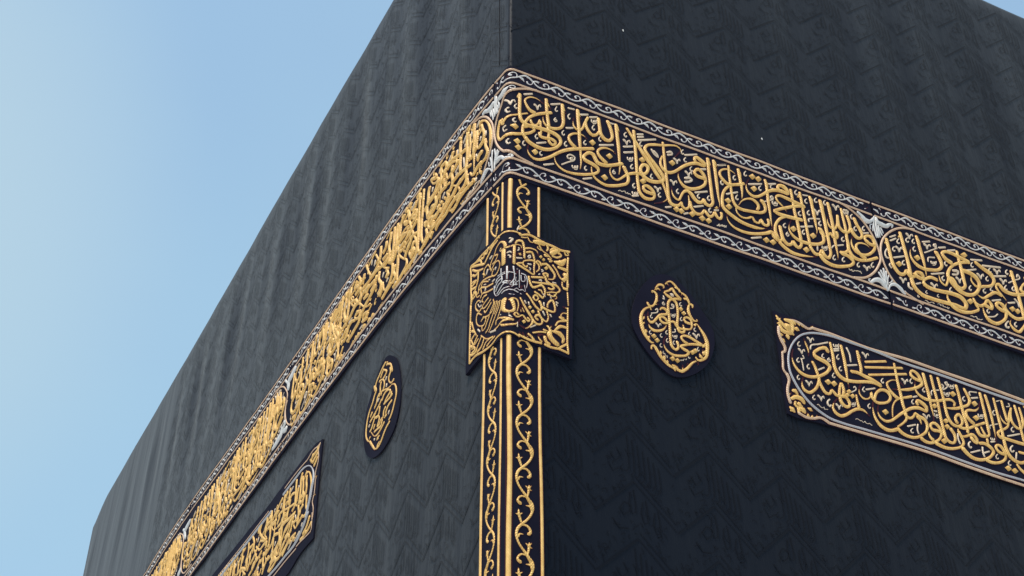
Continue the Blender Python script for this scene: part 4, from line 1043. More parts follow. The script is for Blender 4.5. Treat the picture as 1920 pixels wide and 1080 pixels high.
g-300,-832,67 -336,-811,101 -364,-818,187 -361,-848,99 -322,-900,84
g-217,-842,99 -265,-833,129 -278,-847,119 -259,-870,67
g-195,-880,155 -246,-887,163 -272,-895,189 -258,-921,74 -227,-927,139 -193,-922,163 -164,-914,168
g-155,-943,165 -201,-960,163 -231,-968,95 -246,-945,83
g-130,-937,125 -123,-972,164 -141,-987,181 -166,-1008,183 -182,-1033,183 -207,-1056,183 -231,-1085,167 -265,-1083,68 -271,-1050,132
g-83,-979,179 -107,-1017,180 -139,-1055,180 -164,-1084,180 -188,-1118,176 -221,-1126,151
g-45,-1002,167 -57,-1036,175 -77,-1057,177 -106,-1083,178 -138,-1116,177 -179,-1148,176
g-17,-1020,118 -32,-1060,172 -52,-1093,176 -72,-1114,176
g-108,-967,178 -132,-1011,174 -191,-1017,108 -260,-986,84
g-66,-995,176 -90,-1039,179 -114,-1057,176
g-11,-1016,113 -20,-1055,147 -12,-1099,86 8,-1118,102 24,-1102,83 23,-1067,96 15,-1030,87
g8,-1032,71 21,-1016,73 40,-1020,88 50,-1048,71 41,-1107,67
g-278,-954,70 -341,-908,143 -348,-959,110 -293,-1030,69 -241,-1049,141 -220,-1022,129 -251,-992,92 -285,-1000,155
g-280,-902,185 -315,-910,192 -345,-921,199
g20,-1176,94 -8,-1173,97 -30,-1171,144 -71,-1179,153 -112,-1176,139
g18,-1174,86 -8,-1157,70 -55,-1125,80 -88,-1123,169 -94,-1149,160
g-46,-1172,58 2,-1213,90 31,-1201,77 68,-1147,19
g109,-1129,94 125,-1138,80 114,-1152,89 92,-1135,93 78,-1121,85 57,-1138,73 35,-1146,89 25,-1135,74 35,-1116,80 52,-1128,94
g61,-997,79 87,-1044,101 118,-1092,116 145,-1136,101 127,-1181,74 96,-1210,62 54,-1199,27
g144,-1131,105 171,-1153,101 202,-1140,74 207,-1109,96 180,-1083,99 158,-1107,82 178,-1119,106
g63,-1053,46 67,-1100,68
g67,-1051,51 87,-1093,77
g78,-1116,61 70,-1148,60
d112,-1047 124,-1035 138,-1046 126,-1060
d131,-1072 144,-1060 158,-1071 146,-1084
d72,-1166 84,-1154 98,-1166 86,-1179
d224,-710 237,-696 252,-708 239,-723
d190,-635 201,-624 213,-634 203,-646
d209,-651 219,-640 232,-650 221,-662
d-276,-640 -256,-647 -231,-680 -250,-674
s7,-560,69 15,-560,56 11,-581,53 7,-592,56
s51,-620,71 56,-624,51 46,-643,48
g42,-676,56 65,-657,72 56,-676,76 74,-664,58
s38,-704,64 74,-692,65
s1,-691,44 9,-697,41 8,-712,40
s-1,-672,53 7,-663,52 13,-673,46
s115,-666,49 129,-648,61 133,-662,49 119,-675,50
s115,-721,63 137,-717,63
s124,-748,57 133,-750,48 126,-766,40
s208,-732,67 219,-733,58 210,-746,48
s191,-820,51 203,-811,68 205,-823,58
s237,-813,64 259,-825,64
s213,-913,63 231,-927,63
s258,-897,58 271,-927,58
s282,-801,57 305,-798,57
s196,-767,46 187,-776,46
s92,-1008,63 101,-1024,63
s118,-1008,56 121,-1027,56
s212,-1043,63 225,-1068,63
s261,-1050,66 269,-1062,66
s44,-1182,52 44,-1215,52
s221,-975,54 221,-1000,54
s127,-1191,53 166,-1160,53
s-327,-1033,67 -300,-1066,67
s-162,-1159,72 -95,-1187,72
s-39,-1111,47 6,-1129,54
s6,-1143,44 14,-1157,48
s-226,-675,113 -210,-649,113
s-146,-788,74 -120,-791,73
s-259,-735,50 -233,-749,49
s-198,-741,54 -181,-748,54
s-240,-795,110 -232,-780,110
s-335,-835,48 -307,-874,41 -290,-875,74
s-309,-837,54 -291,-844,54
s-185,-582,99 -159,-580,99
s-113,-718,111 -105,-708,111
s303,-941,57 316,-946,57
s303,-956,56 311,-967,56
S-36,-767,114 -34,-826,114
S-2,-776,59 -2,-874,58
S20,-776,60 20,-884,58 9,-911,58
S56,-792,63 56,-926,62
S-78,-795,75 -14,-814,60 34,-831,69
S-94,-814,95 -44,-818,76 4,-830,67
S-118,-874,139 -77,-841,124 -27,-846,94
S-101,-896,136 -60,-869,124 -27,-871,139 -27,-830,108
S-84,-928,125 -26,-907,107 8,-891,58
S-59,-945,109 -13,-936,80 16,-930,52 20,-894,53
S-25,-963,86 5,-954,71 34,-960,76 48,-964,78
S38,-898,71 8,-891,64 -19,-882,93 -4,-904,56 43,-906,74 9,-921,65
S29,-876,71 38,-888,66 52,-873,53 56,-830,56
S34,-854,55 29,-881,55
S67,-826,66 74,-872,77 93,-862,56 91,-827,64
S69,-813,77 96,-815,78 110,-861,65 103,-911,60
S21,-959,52 38,-935,60 56,-944,67 78,-933,68 93,-943,53 90,-894,60
S74,-905,52 65,-928,52
S-119,-843,110 -118,-894,81 -84,-941,52 -59,-945,84
S38,-791,57 47,-788,57
S38,-822,49 42,-805,49
S5,-988,58 25,-988,58
S61,-967,66 70,-969,66
S-102,-829,124 -86,-820,124
s56,-443,33 45,-468,33 42,-485,35
@L1
g-375,731,115 -359,757,157 -314,735,84 -263,673,99 -221,583,140 -203,505,179 -205,445,167 -220,396,49
g-344,718,135 -327,667,133 -299,584,173 -315,541,268 -359,532,208 -392,541,86 -414,596,173 -404,640,200 -411,715,179
g-284,527,166 -279,468,139 -247,373,154 -261,346,204 -301,349,134 -332,345,121 -348,338,108
g-274,516,66 -253,466,20
g-448,816,202 -453,736,184 -443,647,188 -453,577,177 -446,518,137 -447,442,96 -448,383,60
g-548,823,235 -562,768,208 -558,689,180 -549,607,193 -559,530,200 -561,459,171 -549,382,149 -541,340,144
g-503,689,110 -522,636,155 -512,564,134 -484,530,150 -452,544,251 -409,573,235
g-660,834,196 -666,761,174 -654,696,175 -661,617,180 -654,544,162
g-584,695,177 -681,725,164 -789,773,159 -843,781,236 -862,743,186
g-683,675,230 -738,657,227 -812,646,215 -860,649,87 -887,714,133
g-696,684,94 -787,745,117 -846,756,165
g-783,842,248 -802,806,180 -778,742,124
g-906,845,191 -970,858,308 -953,785,93 -896,770,286 -888,813,194 -906,845,117
g-785,705,175 -789,617,170 -773,530,208 -804,491,244 -850,508,263 -829,448,211 -862,422,231 -914,411,184 -958,415,155
g-495,474,138 -601,514,146 -688,538,173 -764,543,195
g-555,449,206 -631,445,208 -690,441,243 -731,412,244 -800,404,233 -859,384,248 -919,363,237 -971,357,220
g-536,413,251 -568,357,257 -634,344,208 -735,343,208 -812,331,231 -863,314,224 -915,313,201
g-454,279,171 -507,292,186 -565,298,217 -648,293,256 -714,264,267 -764,258,242
g-456,275,103 -520,308,78 -538,378,135
g-331,359,209 -389,362,239 -437,346,227 -470,358,96 -500,401,102
d-368,289 -353,309 -323,274 -339,253
g-758,496,85 -681,423,86 -660,380,115
g-891,769,260 -911,728,276 -962,695,266 -1033,665,243 -1105,659,222 -1198,651,237 -1234,635,265
g-1049,813,99 -1013,758,178 -1035,722,279 -1071,685,260 -1144,679,223
g-1077,872,118 -1053,824,233 -1142,864,210 -1129,826,86 -1060,775,117 -1013,764,166
g-829,580,121 -916,625,89 -914,683,216
g-878,589,168 -955,603,202 -1017,588,273 -1040,537,274 -1093,514,243 -1129,511,218
d-913,491 -898,509 -868,475 -883,456
d-968,498 -954,517 -923,483 -939,463
d-928,440 -914,458 -883,425 -899,405
g-1166,814,241 -1181,774,215 -1183,693,206 -1195,621,188 -1178,522,163
g-1274,874,207 -1278,797,203 -1280,715,198 -1279,595,195
g-1335,881,209 -1338,816,205 -1339,734,203 -1341,643,202
g-1401,861,242 -1416,823,258 -1459,806,239
g-1407,779,225 -1460,773,243 -1493,760,264
g-1374,748,275 -1383,714,252 -1437,739,176 -1455,731,288
g-1541,870,150 -1523,822,155 -1507,771,160
g-1057,631,146 -1042,554,234 -1115,559,199 -1141,536,238
g-956,436,206 -1004,429,222 -1039,414,239
g-1098,578,263 -1133,551,252 -1178,538,235
g-1128,499,84 -1069,454,83
s-385,797,147 -421,767,147
s-497,792,169 -504,752,169
s-358,621,174 -365,595,174
s-596,759,173 -603,741,173
s-719,806,131 -716,758,130
s-825,845,158 -863,814,158
g-327,455,194 -376,448,224 -387,425,216
s-285,609,120 -284,571,120
s-588,831,152 -627,797,152
s-712,582,80 -730,580,80 -715,557,31 -692,546,98 -707,568,31 -725,578,41
s-689,629,148 -744,611,149
s-1002,860,155 -1018,829,155
s-968,765,164 -974,726,163
s-907,553,165 -940,527,166
s-1120,775,173 -1127,741,172
s-617,643,101 -603,547,100
s-419,506,103 -414,481,103
s-410,283,119 -413,260,119
s-527,187,88 -618,209,89
s-488,226,154 -552,207,154
g-673,298,234 -689,275,234
s-1020,510,90 -1008,474,89
s-517,197,65 -506,205,53 -491,200,42 -471,199,46
t-471,199,52 -468,219,61 -448,208,65 -454,235,38
t-454,235,32 -430,224,54 -425,239,63 -407,237,45
t-407,237,34 -390,231,36 -367,224,37
g-1346,893,208 -1342,748,210 -1334,578,212 -1327,411,219 -1326,337,163 -1295,288,128 -1203,298,170 -1158,306,158
g-1276,873,213 -1280,699,209 -1281,537,199 -1268,394,164 -1234,332,109 -1171,347,249 -1192,421,152
g-1556,885,165 -1507,738,153 -1442,589,133 -1369,453,137 -1338,362,156
g-1433,774,281 -1448,736,125 -1384,684,224 -1375,741,123 -1451,808,88
g-1446,766,228 -1530,761,211 -1591,771,98 -1620,824,130
g-1369,650,230 -1456,626,227 -1542,610,228 -1619,587,236
g-1543,660,139 -1632,694,207 -1669,666,294 -1707,650,280
g-1369,523,155 -1446,543,244 -1480,498,292 -1525,461,290
g-1737,894,241 -1749,809,222 -1742,681,230 -1769,574,278 -1829,562,227
g-1800,903,213 -1802,821,208 -1799,724,212 -1807,629,225 -1819,566,233
g-1865,900,238 -1877,832,248 -1892,792,199 -1865,671,186 -1864,593,208
g-1613,890,261 -1672,853,267 -1684,789,226 -1694,707,221
s-1403,863,170 -1418,818,170
s-1445,885,170 -1500,850,170
g-1717,724,207 -1707,634,190 -1678,541,122 -1591,439,93 -1521,368,122 -1517,317,287 -1554,302,262 -1630,281,242 -1670,281,100 -1691,350,221 -1688,440,241 -1693,541,236
g-1559,606,204 -1640,595,223 -1673,575,250
g-1463,524,262 -1508,487,265 -1555,427,264
g-1409,403,272 -1445,360,171 -1470,410,248 -1428,422,102 -1388,367,232 -1442,337,256
g-1328,354,270 -1353,304,270 -1437,286,231 -1512,271,231
g-2172,898,122 -2095,787,117 -1987,642,103 -1907,563,113 -1869,481,152
g-2067,904,256 -2066,812,275 -2081,766,330 -2130,733,269 -2229,735,108 -2326,850,124 -2364,923,160
g-1955,873,257 -1960,820,310 -2010,797,288
g-1919,719,202 -2000,727,203
g-1893,664,293 -1933,637,240 -1988,648,168
g-2081,709,239 -2191,702,235 -2279,702,227 -2346,703,210 -2439,715,199
g-2059,640,235 -2062,572,164 -2002,476,173 -2017,421,277 -2061,432,144
g-1792,530,224 -1790,425,256 -1823,373,260 -1926,369,91 -1975,473,148
g-1744,483,235 -1759,425,168 -1717,353,211 -1767,331,232
g-2393,853,295 -2409,804,302 -2477,799,171 -2577,836,135
g-2522,917,159 -2467,810,226 -2495,771,311 -2562,759,261
g-2151,623,200 -2245,633,192 -2314,647,160 -2386,674,143
g-2121,553,266 -2204,515,260 -2246,505,242
g-1793,342,223 -1889,327,230 -1959,310,239
g-2677,899,283 -2688,805,282
g-2742,909,331 -2785,870,331
g-2453,731,202 -2423,625,200
g-2116,644,264 -2139,581,278 -2210,553,250
g-1956,433,297 -2010,372,297
g-1679,273,189 -1749,274,190
g-2278,566,153 -2359,581,154
g-2560,874,271 -2603,851,272
d-1605,551 -1592,568 -1561,536 -1575,518
d-1600,509 -1587,526 -1556,494 -1570,476
d-2593,899 -2576,921 -2531,879 -2549,856
d-1246,512 -1232,531 -1199,496 -1214,476
d-1134,301 -1120,319 -1088,286 -1103,266
s-1675,638,151 -1725,630,151
s-2181,850,193 -2196,803,193
s-1746,475,201 -1753,453,201
s-1978,580,192 -1994,547,191
s-1803,445,187 -1830,421,187
s-1876,453,172 -1905,441,172
s-2251,934,168 -2261,861,167
s-1333,295,150 -1396,262,151
s-1740,284,211 -1719,311,211
g-1076,453,141 -1146,476,234 -1161,434,141 -1110,383,137 -1062,401,246
g-1060,378,268 -1115,331,264 -1176,299,248 -1216,290,228
g-1086,576,264 -1133,530,265 -1162,499,265
g-973,358,194 -1036,354,192 -1108,352,191
g-908,308,172 -987,312,203 -1021,292,244
g-997,435,187 -1079,434,204 -1123,421,229
d-1239,485 -1224,504 -1191,469 -1207,449
g-1399,465,274 -1433,426,274
g-1255,258,120 -1303,273,121
g-2262,651,206 -2340,654,224 -2395,647,247
g-2493,811,143 -2580,842,211 -2587,818,316
g-2461,760,213 -2438,665,258 -2459,622,195 -2399,542,93 -2284,454,96 -2214,429,132
g-2226,504,255 -2311,483,278 -2371,446,305 -2400,420,312
g-2541,694,153 -2640,727,295 -2607,676,100 -2507,638,288 -2541,694,152
g-2484,633,224 -2574,625,264 -2637,587,264 -2729,579,244 -2797,560,265
g-2675,908,328 -2698,841,300 -2699,726,289 -2715,627,298 -2724,553,293
g-2788,932,246 -2775,805,271 -2795,726,237 -2748,614,176
g-2906,911,365 -2970,865,363 -3024,830,288 -3115,842,213
g-2863,942,292 -2876,826,328 -2938,773,307 -2998,766,250
g-2413,496,141 -2486,522,193 -2530,511,118 -2428,450,157 -2398,475,329
g-2415,475,277 -2419,399,333 -2504,372,276 -2591,350,251 -2660,350,222
g-2523,473,126 -2610,507,204 -2663,480,329 -2687,428,329 -2740,400,303
g-2248,376,158 -2329,396,245 -2345,363,103 -2275,338,199 -2234,355,285
g-2249,316,142 -2353,346,143
g-2929,674,179 -2993,687,291 -3010,651,112 -2929,617,244 -2914,659,336
g-2852,711,329 -2879,665,226 -2824,578,88 -2749,558,148
g-3016,908,344 -3068,859,316 -3130,851,255
g-3201,886,296 -3206,793,310 -3225,711,323
g-3112,888,293 -3117,796,306 -3137,714,319
g-2960,648,259 -3043,631,255 -3104,623,248
g-3297,912,360 -3339,867,361 -3377,807,360
g-2793,541,252 -2873,524,220 -2960,533,186
g-2701,499,291 -2755,471,268 -2823,458,245
g-3456,917,344 -3470,866,344
s-2606,550,153 -2675,544,154
s-2347,309,139 -2402,306,139
s-2904,904,226 -2925,889,226
@Q2
p-3900,-404,130 -3681,-389,123 -3495,-388,115 -3428,-390,111
p-3428,-390,106 -3372,-393,133 -3307,-374,139 -3230,-368,105 -3138,-384,100 -3088,-381,121
p-3088,-381,218 -3115,-432,194 -3095,-512,177 -3102,-569,210 -3129,-617,210 -3133,-667,195
g-3144,-670,58 -3093,-683,58
p-3106,-689,207 -3116,-724,191 -3110,-767,180 -3111,-840,185
g-3129,-843,60 -3084,-853,60
p-3119,-846,216 -3133,-894,176 -3100,-961,156 -3089,-1032,193 -3101,-1084,209
g-3271,-439,336 -3215,-425,246 -3119,-421,157
g-3290,-441,249 -3253,-431,298 -3239,-409,329
g-3227,-494,324 -3175,-471,305 -3120,-458,284
g-3186,-544,282 -3143,-520,293 -3119,-499,306
g-3255,-463,258 -3262,-472,258
g-3143,-405,211 -3090,-385,84
S-3916,-459,136 -3789,-451,135 -3604,-440,131 -3462,-434,113 -3377,-452,73 -3298,-488,58 -3220,-555,85 -3170,-637,133 -3163,-701,183 -3179,-754,192 -3191,-828,194 -3220,-901,197 -3257,-1014,198 -3329,-1071,185
g-3392,-565,129 -3356,-528,170 -3309,-539,76 -3239,-619,154 -3204,-702,231 -3203,-762,263 -3211,-822,235
g-3335,-564,257 -3333,-618,234 -3312,-690,246 -3321,-738,280 -3370,-739,87 -3416,-697,104
g-3438,-523,174 -3406,-603,193 -3388,-708,206
g-3458,-478,267 -3477,-527,239 -3463,-617,221 -3460,-700,236 -3466,-750,245
g-3591,-477,237 -3583,-551,233 -3572,-627,230 -3564,-692,179 -3517,-751,78 -3459,-742,208 -3410,-718,231
g-3292,-766,223 -3278,-827,235 -3277,-867,193 -3243,-914,235 -3267,-943,201 -3332,-935,130
g-3470,-775,193 -3443,-870,189 -3455,-934,185
g-3587,-700,129 -3702,-677,125 -3838,-643,127 -3929,-627,166 -3986,-634,215
g-3564,-692,263 -3577,-735,260 -3619,-751,209
g-3719,-684,260 -3764,-715,221 -3845,-728,196 -3904,-743,183 -3963,-743,158
g-3538,-800,142 -3648,-793,143 -3753,-786,160 -3846,-793,206 -3887,-814,253
g-3353,-822,157 -3404,-832,221 -3413,-877,222
g-3346,-918,259 -3394,-940,244 -3450,-955,234 -3486,-967,94 -3542,-917,114
g-3593,-832,207 -3669,-860,205 -3744,-886,202
g-3563,-829,265 -3591,-883,260 -3601,-953,249
g-3734,-488,259 -3740,-547,247 -3735,-637,237
g-3861,-489,309 -3879,-544,292 -3877,-621,272
g-3597,-592,135 -3689,-579,179 -3709,-599,293
g-3926,-490,243 -4003,-529,248 -4077,-571,248 -4154,-609,244 -4226,-645,246
g-4189,-494,220 -4170,-559,260 -4185,-616,264 -4170,-701,238
g-4298,-507,285 -4304,-563,302 -4339,-612,301
g-4446,-510,187 -4505,-516,268 -4521,-553,313
g-4053,-665,149 -4138,-659,305 -4100,-707,83 -3995,-743,94
g-3523,-584,247 -3528,-639,241 -3528,-709,237
g-3801,-484,255 -3852,-527,255
g-3942,-621,265 -3957,-677,271 -3992,-703,247
g-3805,-684,221 -3879,-721,222
g-3739,-693,218 -3738,-768,217
s-3790,-586,191 -3800,-623,191
s-3933,-536,213 -3958,-567,213
s-3524,-833,146 -3513,-872,145
s-3331,-992,288 -3345,-1013,288
s-3523,-563,106 -3512,-587,106
s-4109,-505,189 -4118,-531,189
s-3670,-500,147 -3726,-524,147
p-3111,-1001,196 -3096,-1100,201 -3095,-1152,210 -3195,-1164,133 -3325,-1158,127 -3415,-1161,135
p-3417,-1178,128 -3647,-1187,133 -3910,-1207,137 -4128,-1218,136
p-4298,-444,160 -4923,-471,163 -5700,-486,169
S-3205,-958,204 -3303,-1049,201 -3368,-1096,178 -3464,-1126,137 -3661,-1139,127 -3863,-1155,125 -4040,-1157,126 -4247,-1171,132
S-4209,-485,146 -4842,-512,151 -5588,-534,157
g-3160,-1010,486 -3205,-1077,373 -3279,-1111,267
g-3102,-1088,277 -3156,-1119,235 -3254,-1132,203
g-3208,-1117,331 -3253,-1138,271 -3329,-1141,226
g-4199,-507,286 -4179,-613,284 -4157,-736,298 -4160,-816,318
g-3548,-809,162 -3710,-792,169 -3867,-781,241 -3894,-824,332 -3867,-918,360 -3943,-993,320 -4058,-1037,281
g-3626,-832,241 -3744,-863,289 -3796,-922,287 -3926,-957,247 -4044,-991,250
g-3571,-836,333 -3612,-938,321 -3710,-975,285 -3831,-1057,302
g-3919,-821,158 -4048,-801,257 -4076,-849,358 -4155,-876,294 -4215,-895,291
g-3473,-1023,207 -3587,-1023,254 -3673,-1055,327 -3748,-1100,347
s-3535,-1054,177 -3618,-1102,178
s-3379,-1044,170 -3477,-1082,171
g-4457,-512,435 -4476,-556,284 -4400,-641,154 -4295,-723,405 -4427,-672,115
g-4293,-588,390 -4312,-673,389
g-4532,-684,125 -4403,-765,133 -4314,-758,216 -4226,-773,138 -4237,-816,440
g-4673,-524,212 -4605,-632,292 -4629,-697,375
g-4779,-543,315 -4759,-648,367 -4804,-722,384
g-4888,-555,275 -4981,-580,277
g-4350,-807,302 -4438,-840,255 -4559,-846,316 -4579,-900,406
g-4280,-848,310 -4267,-939,291 -4235,-1040,273
g-3932,-1049,242 -4010,-1052,336 -4088,-1100,400
g-4986,-602,384 -5035,-655,384
g-4769,-699,350 -4752,-795,279 -4922,-734,157 -5041,-747,248
g-5162,-582,304 -5131,-710,301
g-4458,-818,321 -4547,-879,298 -4645,-913,268
g-4129,-945,298 -4204,-993,324 -4249,-1056,341
g-3883,-1070,250 -3952,-1097,225 -4054,-1114,206
g-4883,-770,117 -4770,-853,115
g-4683,-680,338 -4681,-773,369 -4721,-836,375
g-4509,-725,347 -4556,-768,316 -4638,-802,288
g-4362,-883,336 -4419,-938,326 -4480,-979,313
g-5024,-642,355 -5019,-738,353
g-5274,-569,406 -5292,-651,405
g-4898,-624,384 -4911,-677,383
g-4643,-616,170 -4741,-609,171
g-4209,-848,309 -4269,-888,275 -4352,-909,240
s-4495,-610,285 -4506,-646,285
s-4708,-698,210 -4691,-746,209
s-4512,-803,205 -4501,-836,204
s-3981,-874,262 -3994,-901,262
s-4040,-914,238 -4063,-931,238
s-4390,-933,264 -4394,-964,263
@FR1
p189,809,126 123,792,120 33,749,108 -4,722,140 -31,695,273 -58,657,268 -113,594,264 -144,529,235 -155,458,186 -141,391,124 -89,285,93 -1,176,90 35,147,132 97,128,130 155,118,129
p2642,828,163 2714,807,167 2783,771,171 2852,704,166 2904,605,153 2931,492,138 2932,401,114 2904,339,94 2841,246,90 2753,171,100 2657,136,111
@FR2
p3318,836,126 3181,794,112 3069,709,95 2983,593,97 2949,481,119 2956,378,142 2994,264,157 3069,181,163 3161,144,156 3239,118,154
@FL1
p-466,851,127 -382,823,98 -298,757,68 -231,668,74 -185,572,102 -175,490,146 -188,410,177 -221,346,194 -267,285,198 -320,219,198 -390,197,163 -503,202,148
p-4131,612,347 -4153,564,287 -4122,428,201 -4045,321,115 -3970,268,89 -3865,229,140 -3711,213,163
@FL2
p-4565,959,163 -4450,934,138 -4347,891,89 -4229,795,121 -4145,668,219 -4155,596,314 -4161,509,290 -4149,407,344 -4253,393,236
p-7366,529,391 -7347,342,336 -7262,194,190 -7159,131,104 -6995,109,176 -6868,112,203
@FL3
p-7933,847,199 -7757,831,174 -7611,797,101 -7498,728,152 -7415,622,313 -7390,467,376 -7356,275,410 -7392,195,449
@P1
S3,760,32 11,751,42 24,757,30 24,774,45 10,777,42 -5,769,47
S-5,769,53 -32,755,292 -57,745,268 -97,748,172 -122,746,117
S-142,808,100 -144,750,95 -140,669,90
S-106,723,69 -93,677,92
S-122,707,67 -114,654,66
S-329,807,167 -310,815,160 -270,788,170 -221,769,271 -173,773,236
S-211,741,87 -179,626,86
S-187,731,77 -159,636,77
S-230,745,73 -214,686,73
S-157,826,91 -161,740,88 -159,636,85
S-136,793,92 -140,720,87 -137,642,83
S-108,722,92 -96,663,91
S-124,680,76 -114,633,75
@P2
S-154,327,78 -140,251,91 -150,204,101 -151,142,94
S-113,284,101 -130,235,95 -130,211,79
S-96,257,109 -118,224,109 -133,201,108
S-138,178,76 -102,187,249 -60,175,145 -14,127,107 10,124,67 15,138,50 6,146,55 -1,140,49
S-184,341,94 -189,261,87 -181,147,82
S-215,303,71 -204,233,89 -222,231,40 -234,275,63
S-187,156,45 -231,215,70 -262,223,227 -299,201,178 -342,177,86
@P3
S2810,789,100 2803,798,109 2831,778,147 2865,738,276 2908,749,142 2950,801,71
S2956,816,69 2935,712,74 2940,610,80
S2971,816,77 2958,734,81 2955,617,83
S2927,728,59 2905,719,49 2899,673,60
S2928,716,58 2917,661,57
S2972,810,103 2976,767,196 3010,758,240 3051,759,178 3094,794,118 3112,796,132 3103,767,55
S2975,735,79 2984,688,81 2994,651,82
S2971,714,72 2972,626,71
S2997,724,74 3009,678,74
@P4
S2803,181,47 2786,169,61 2794,150,83 2840,183,156 2882,196,241 2915,161,164 2937,128,117
S2891,271,98 2907,235,97 2927,177,95
S2913,297,94 2930,238,90 2936,180,86
S2942,326,81 2939,241,81 2938,134,81
S2961,309,65 2951,228,64
S2987,295,55 2960,231,58 2953,181,64
S2999,270,69 2999,234,54 2969,205,50
S2949,132,59 2970,181,80 3016,210,161 3062,186,178 3090,155,97 3107,173,63 3095,178,78
@P5
S-3998,894,344 -4076,867,771 -4155,839,744 -4142,746,239
S-4263,909,158 -4170,817,94
S-4102,370,245 -4140,356,420 -4200,365,189
S-4118,376,463 -4180,325,913 -4206,269,481
S-4052,271,333 -4123,281,223
S-4234,277,456 -4322,253,333 -4407,241,166
@P6
S-7259,802,317 -7361,782,885 -7430,761,943 -7352,631,220
S-7510,803,205 -7401,725,122
S-7328,242,375 -7400,208,501
@VT
S1621,896,50 1631,874,63 1654,857,74 1692,854,70 1734,871,60 1767,898,63 1805,918,88 1837,906,89 1858,888,70 1863,880,63
S1734,871,46 1740,896,53 1726,913,55 1706,906,50 1698,894,60 1706,884,94
S1860,887,45 1852,860,37 1834,849,50 1817,855,77 1816,868,69
S1622,896,40 1645,901,91 1673,909,19
S1645,901,48 1652,917,14
S1649,901,81 1663,891,24
S1751,885,47 1778,877,121 1795,855,23
S1778,877,47 1766,859,14
S1779,875,55 1791,883,16
S1806,918,64 1816,909,39 1818,894,19
S1668,855,44 1685,866,26 1698,881,14
@VB
S2183,48,53 2205,28,66 2237,25,64 2278,44,55 2310,74,57 2342,87,72 2377,84,82 2402,67,72 2424,53,58 2431,47,54
S2183,48,38 2192,72,34 2208,88,36 2225,90,63 2228,77,50 2218,65,49
S2181,53,32 2158,43,83 2136,39,18
S2155,42,46 2148,26,14
S2153,46,75 2146,52,23
S2307,73,49 2283,78,117 2257,88,22
S2280,80,46 2265,67,14
S2278,82,49 2283,95,15
S2315,75,50 2318,56,53 2332,41,64 2345,42,49 2347,53,65
S2344,87,45 2339,70,34 2347,67,22
S2227,30,44 2232,47,30 2229,56,20
@VC
g127,-2325,46 141,-2345,71 143,-2372,84 134,-2407,61 110,-2445,59 79,-2479,70 53,-2513,77 46,-2548,75 57,-2588,63 83,-2623,69 108,-2650,90 125,-2676,96
g79,-2479,52 69,-2453,70 61,-2429,86
g61,-2431,100 59,-2396,20
g63,-2427,61 42,-2427,16
g63,-2427,53 84,-2412,14
g77,-2484,48 106,-2481,60 126,-2499,79 129,-2518,79 116,-2529,85
g56,-2557,69 67,-2539,44 87,-2537,20
g110,-2653,44 118,-2621,61 120,-2594,77
g120,-2601,101 124,-2577,37
g120,-2597,66 100,-2584,18
g122,-2601,62 139,-2604,17
g122,-2597,41 136,-2574,17
g108,-2654,40 79,-2652,45 56,-2674,54 55,-2691,82 71,-2700,99
g135,-2363,105 123,-2362,56 101,-2364,16
g123,-2674,64 134,-2700,92 139,-2725,89
"""
BASES = {'O1': [[1083, -419], [1162, -412], [1259, -479], [1352, -596], [1437, -736], [1437, -851], [1381, -1009], [1249, -1149], [1138, -1202], [1061, -1195], [969, -1129], [879, -1016], [824, -890], [862, -705], [935, -560], [1006, -466]], 'O2': [[-1748, -337], [-1608, -461], [-1533, -636], [-1496, -806], [-1502, -929], [-1558, -1060], [-1660, -1112], [-1767, -1145], [-1882, -1135], [-2017, -1070], [-2110, -949], [-2157, -774], [-2131, -596], [-2062, -518], [-1983, -407], [-1870, -309]], 'K': [[9, -476], [222, -482], [437, -496], [421, -922], [400, -1320], [196, -1307], [66, -1291], [-3, -1281], [-134, -1278], [-285, -1257], [-483, -1276], [-480, -884], [-476, -405], [-224, -440]], 'Q': [[1905, -409], [2050, -411], [2261, -407], [2472, -414], [2686, -421], [3009, -441], [2853, -1170], [2592, -1181], [2235, -1195], [1994, -1212], [1907, -1201], [1934, -496]], 'Q2': [[-3047, -363], [-3210, -327], [-3392, -318], [-3594, -325], [-3993, -348], [-4346, -369], [-4967, -379], [-5969, -467], [-3863, -1342], [-3511, -1329], [-3332, -1270], [-3027, -1250], [-3017, -1141], [-3073, -765], [-3065, -527]]}
LINES = {'to': ([0.001916, 0.934851], [-0.0005275, -0.0098252, -0.0626379, -0.1595894, 0.9348509], 0.93485), 'ti': ([0.006565, 0.802645], [-0.000679, -0.0127694, -0.0811716, -0.1960414, 0.8026455], 0.80265), 'bi': ([0.007648, 0.109196], [-0.0003473, -0.0078267, -0.0618743, -0.1624449, 0.1091959], 0.1092), 'bo': ([0.008932, -0.014212], [-0.0002011, -0.0047949, -0.0434378, -0.1358693, -0.0142115], -0.01421)}
PER_T, PER_B, PER_C = 0.2428, 0.2476, 0.3398
LINT = [(0.918, 1.805), (2.048, 1.21)]

G = parse(STROKES)
def moved(strokes, fn, keep=None):
    o = []
    for k, pts in strokes:
        if keep and not all(keep[0] <= p[0] <= keep[1] for p in pts): continue
        o.append((k, [fn(*p) for p in pts]))
    return o
STD = None
def embroider(strokes, parent, h0, names, kinds):
    """one mesh per look: gold lettering, pale vowel marks, cords"""
    res = {}
    for nm, m, ks, prof in kinds:
        sh = Sheet()
        for k, pts in strokes:
            if k in ks:
                if k == 'd': sh.dot(pts, h0)
                else: sh.stroke(pts, h0, prof)
        res[nm] = sh.build(nm, m, parent)
    return res
def padding(strokes, parent, h0):
    """a flat maroon ribbon under each stroke, showing as a thin dark outline"""
    sh = Sheet()
    for k, pts in strokes:
        if k in 'gpS': sh.stroke([(a, b, round(c*1.22)+14) for a, b, c in pts], h0, flat=True)
    return sh.build('maroon_outline', PAD, parent)

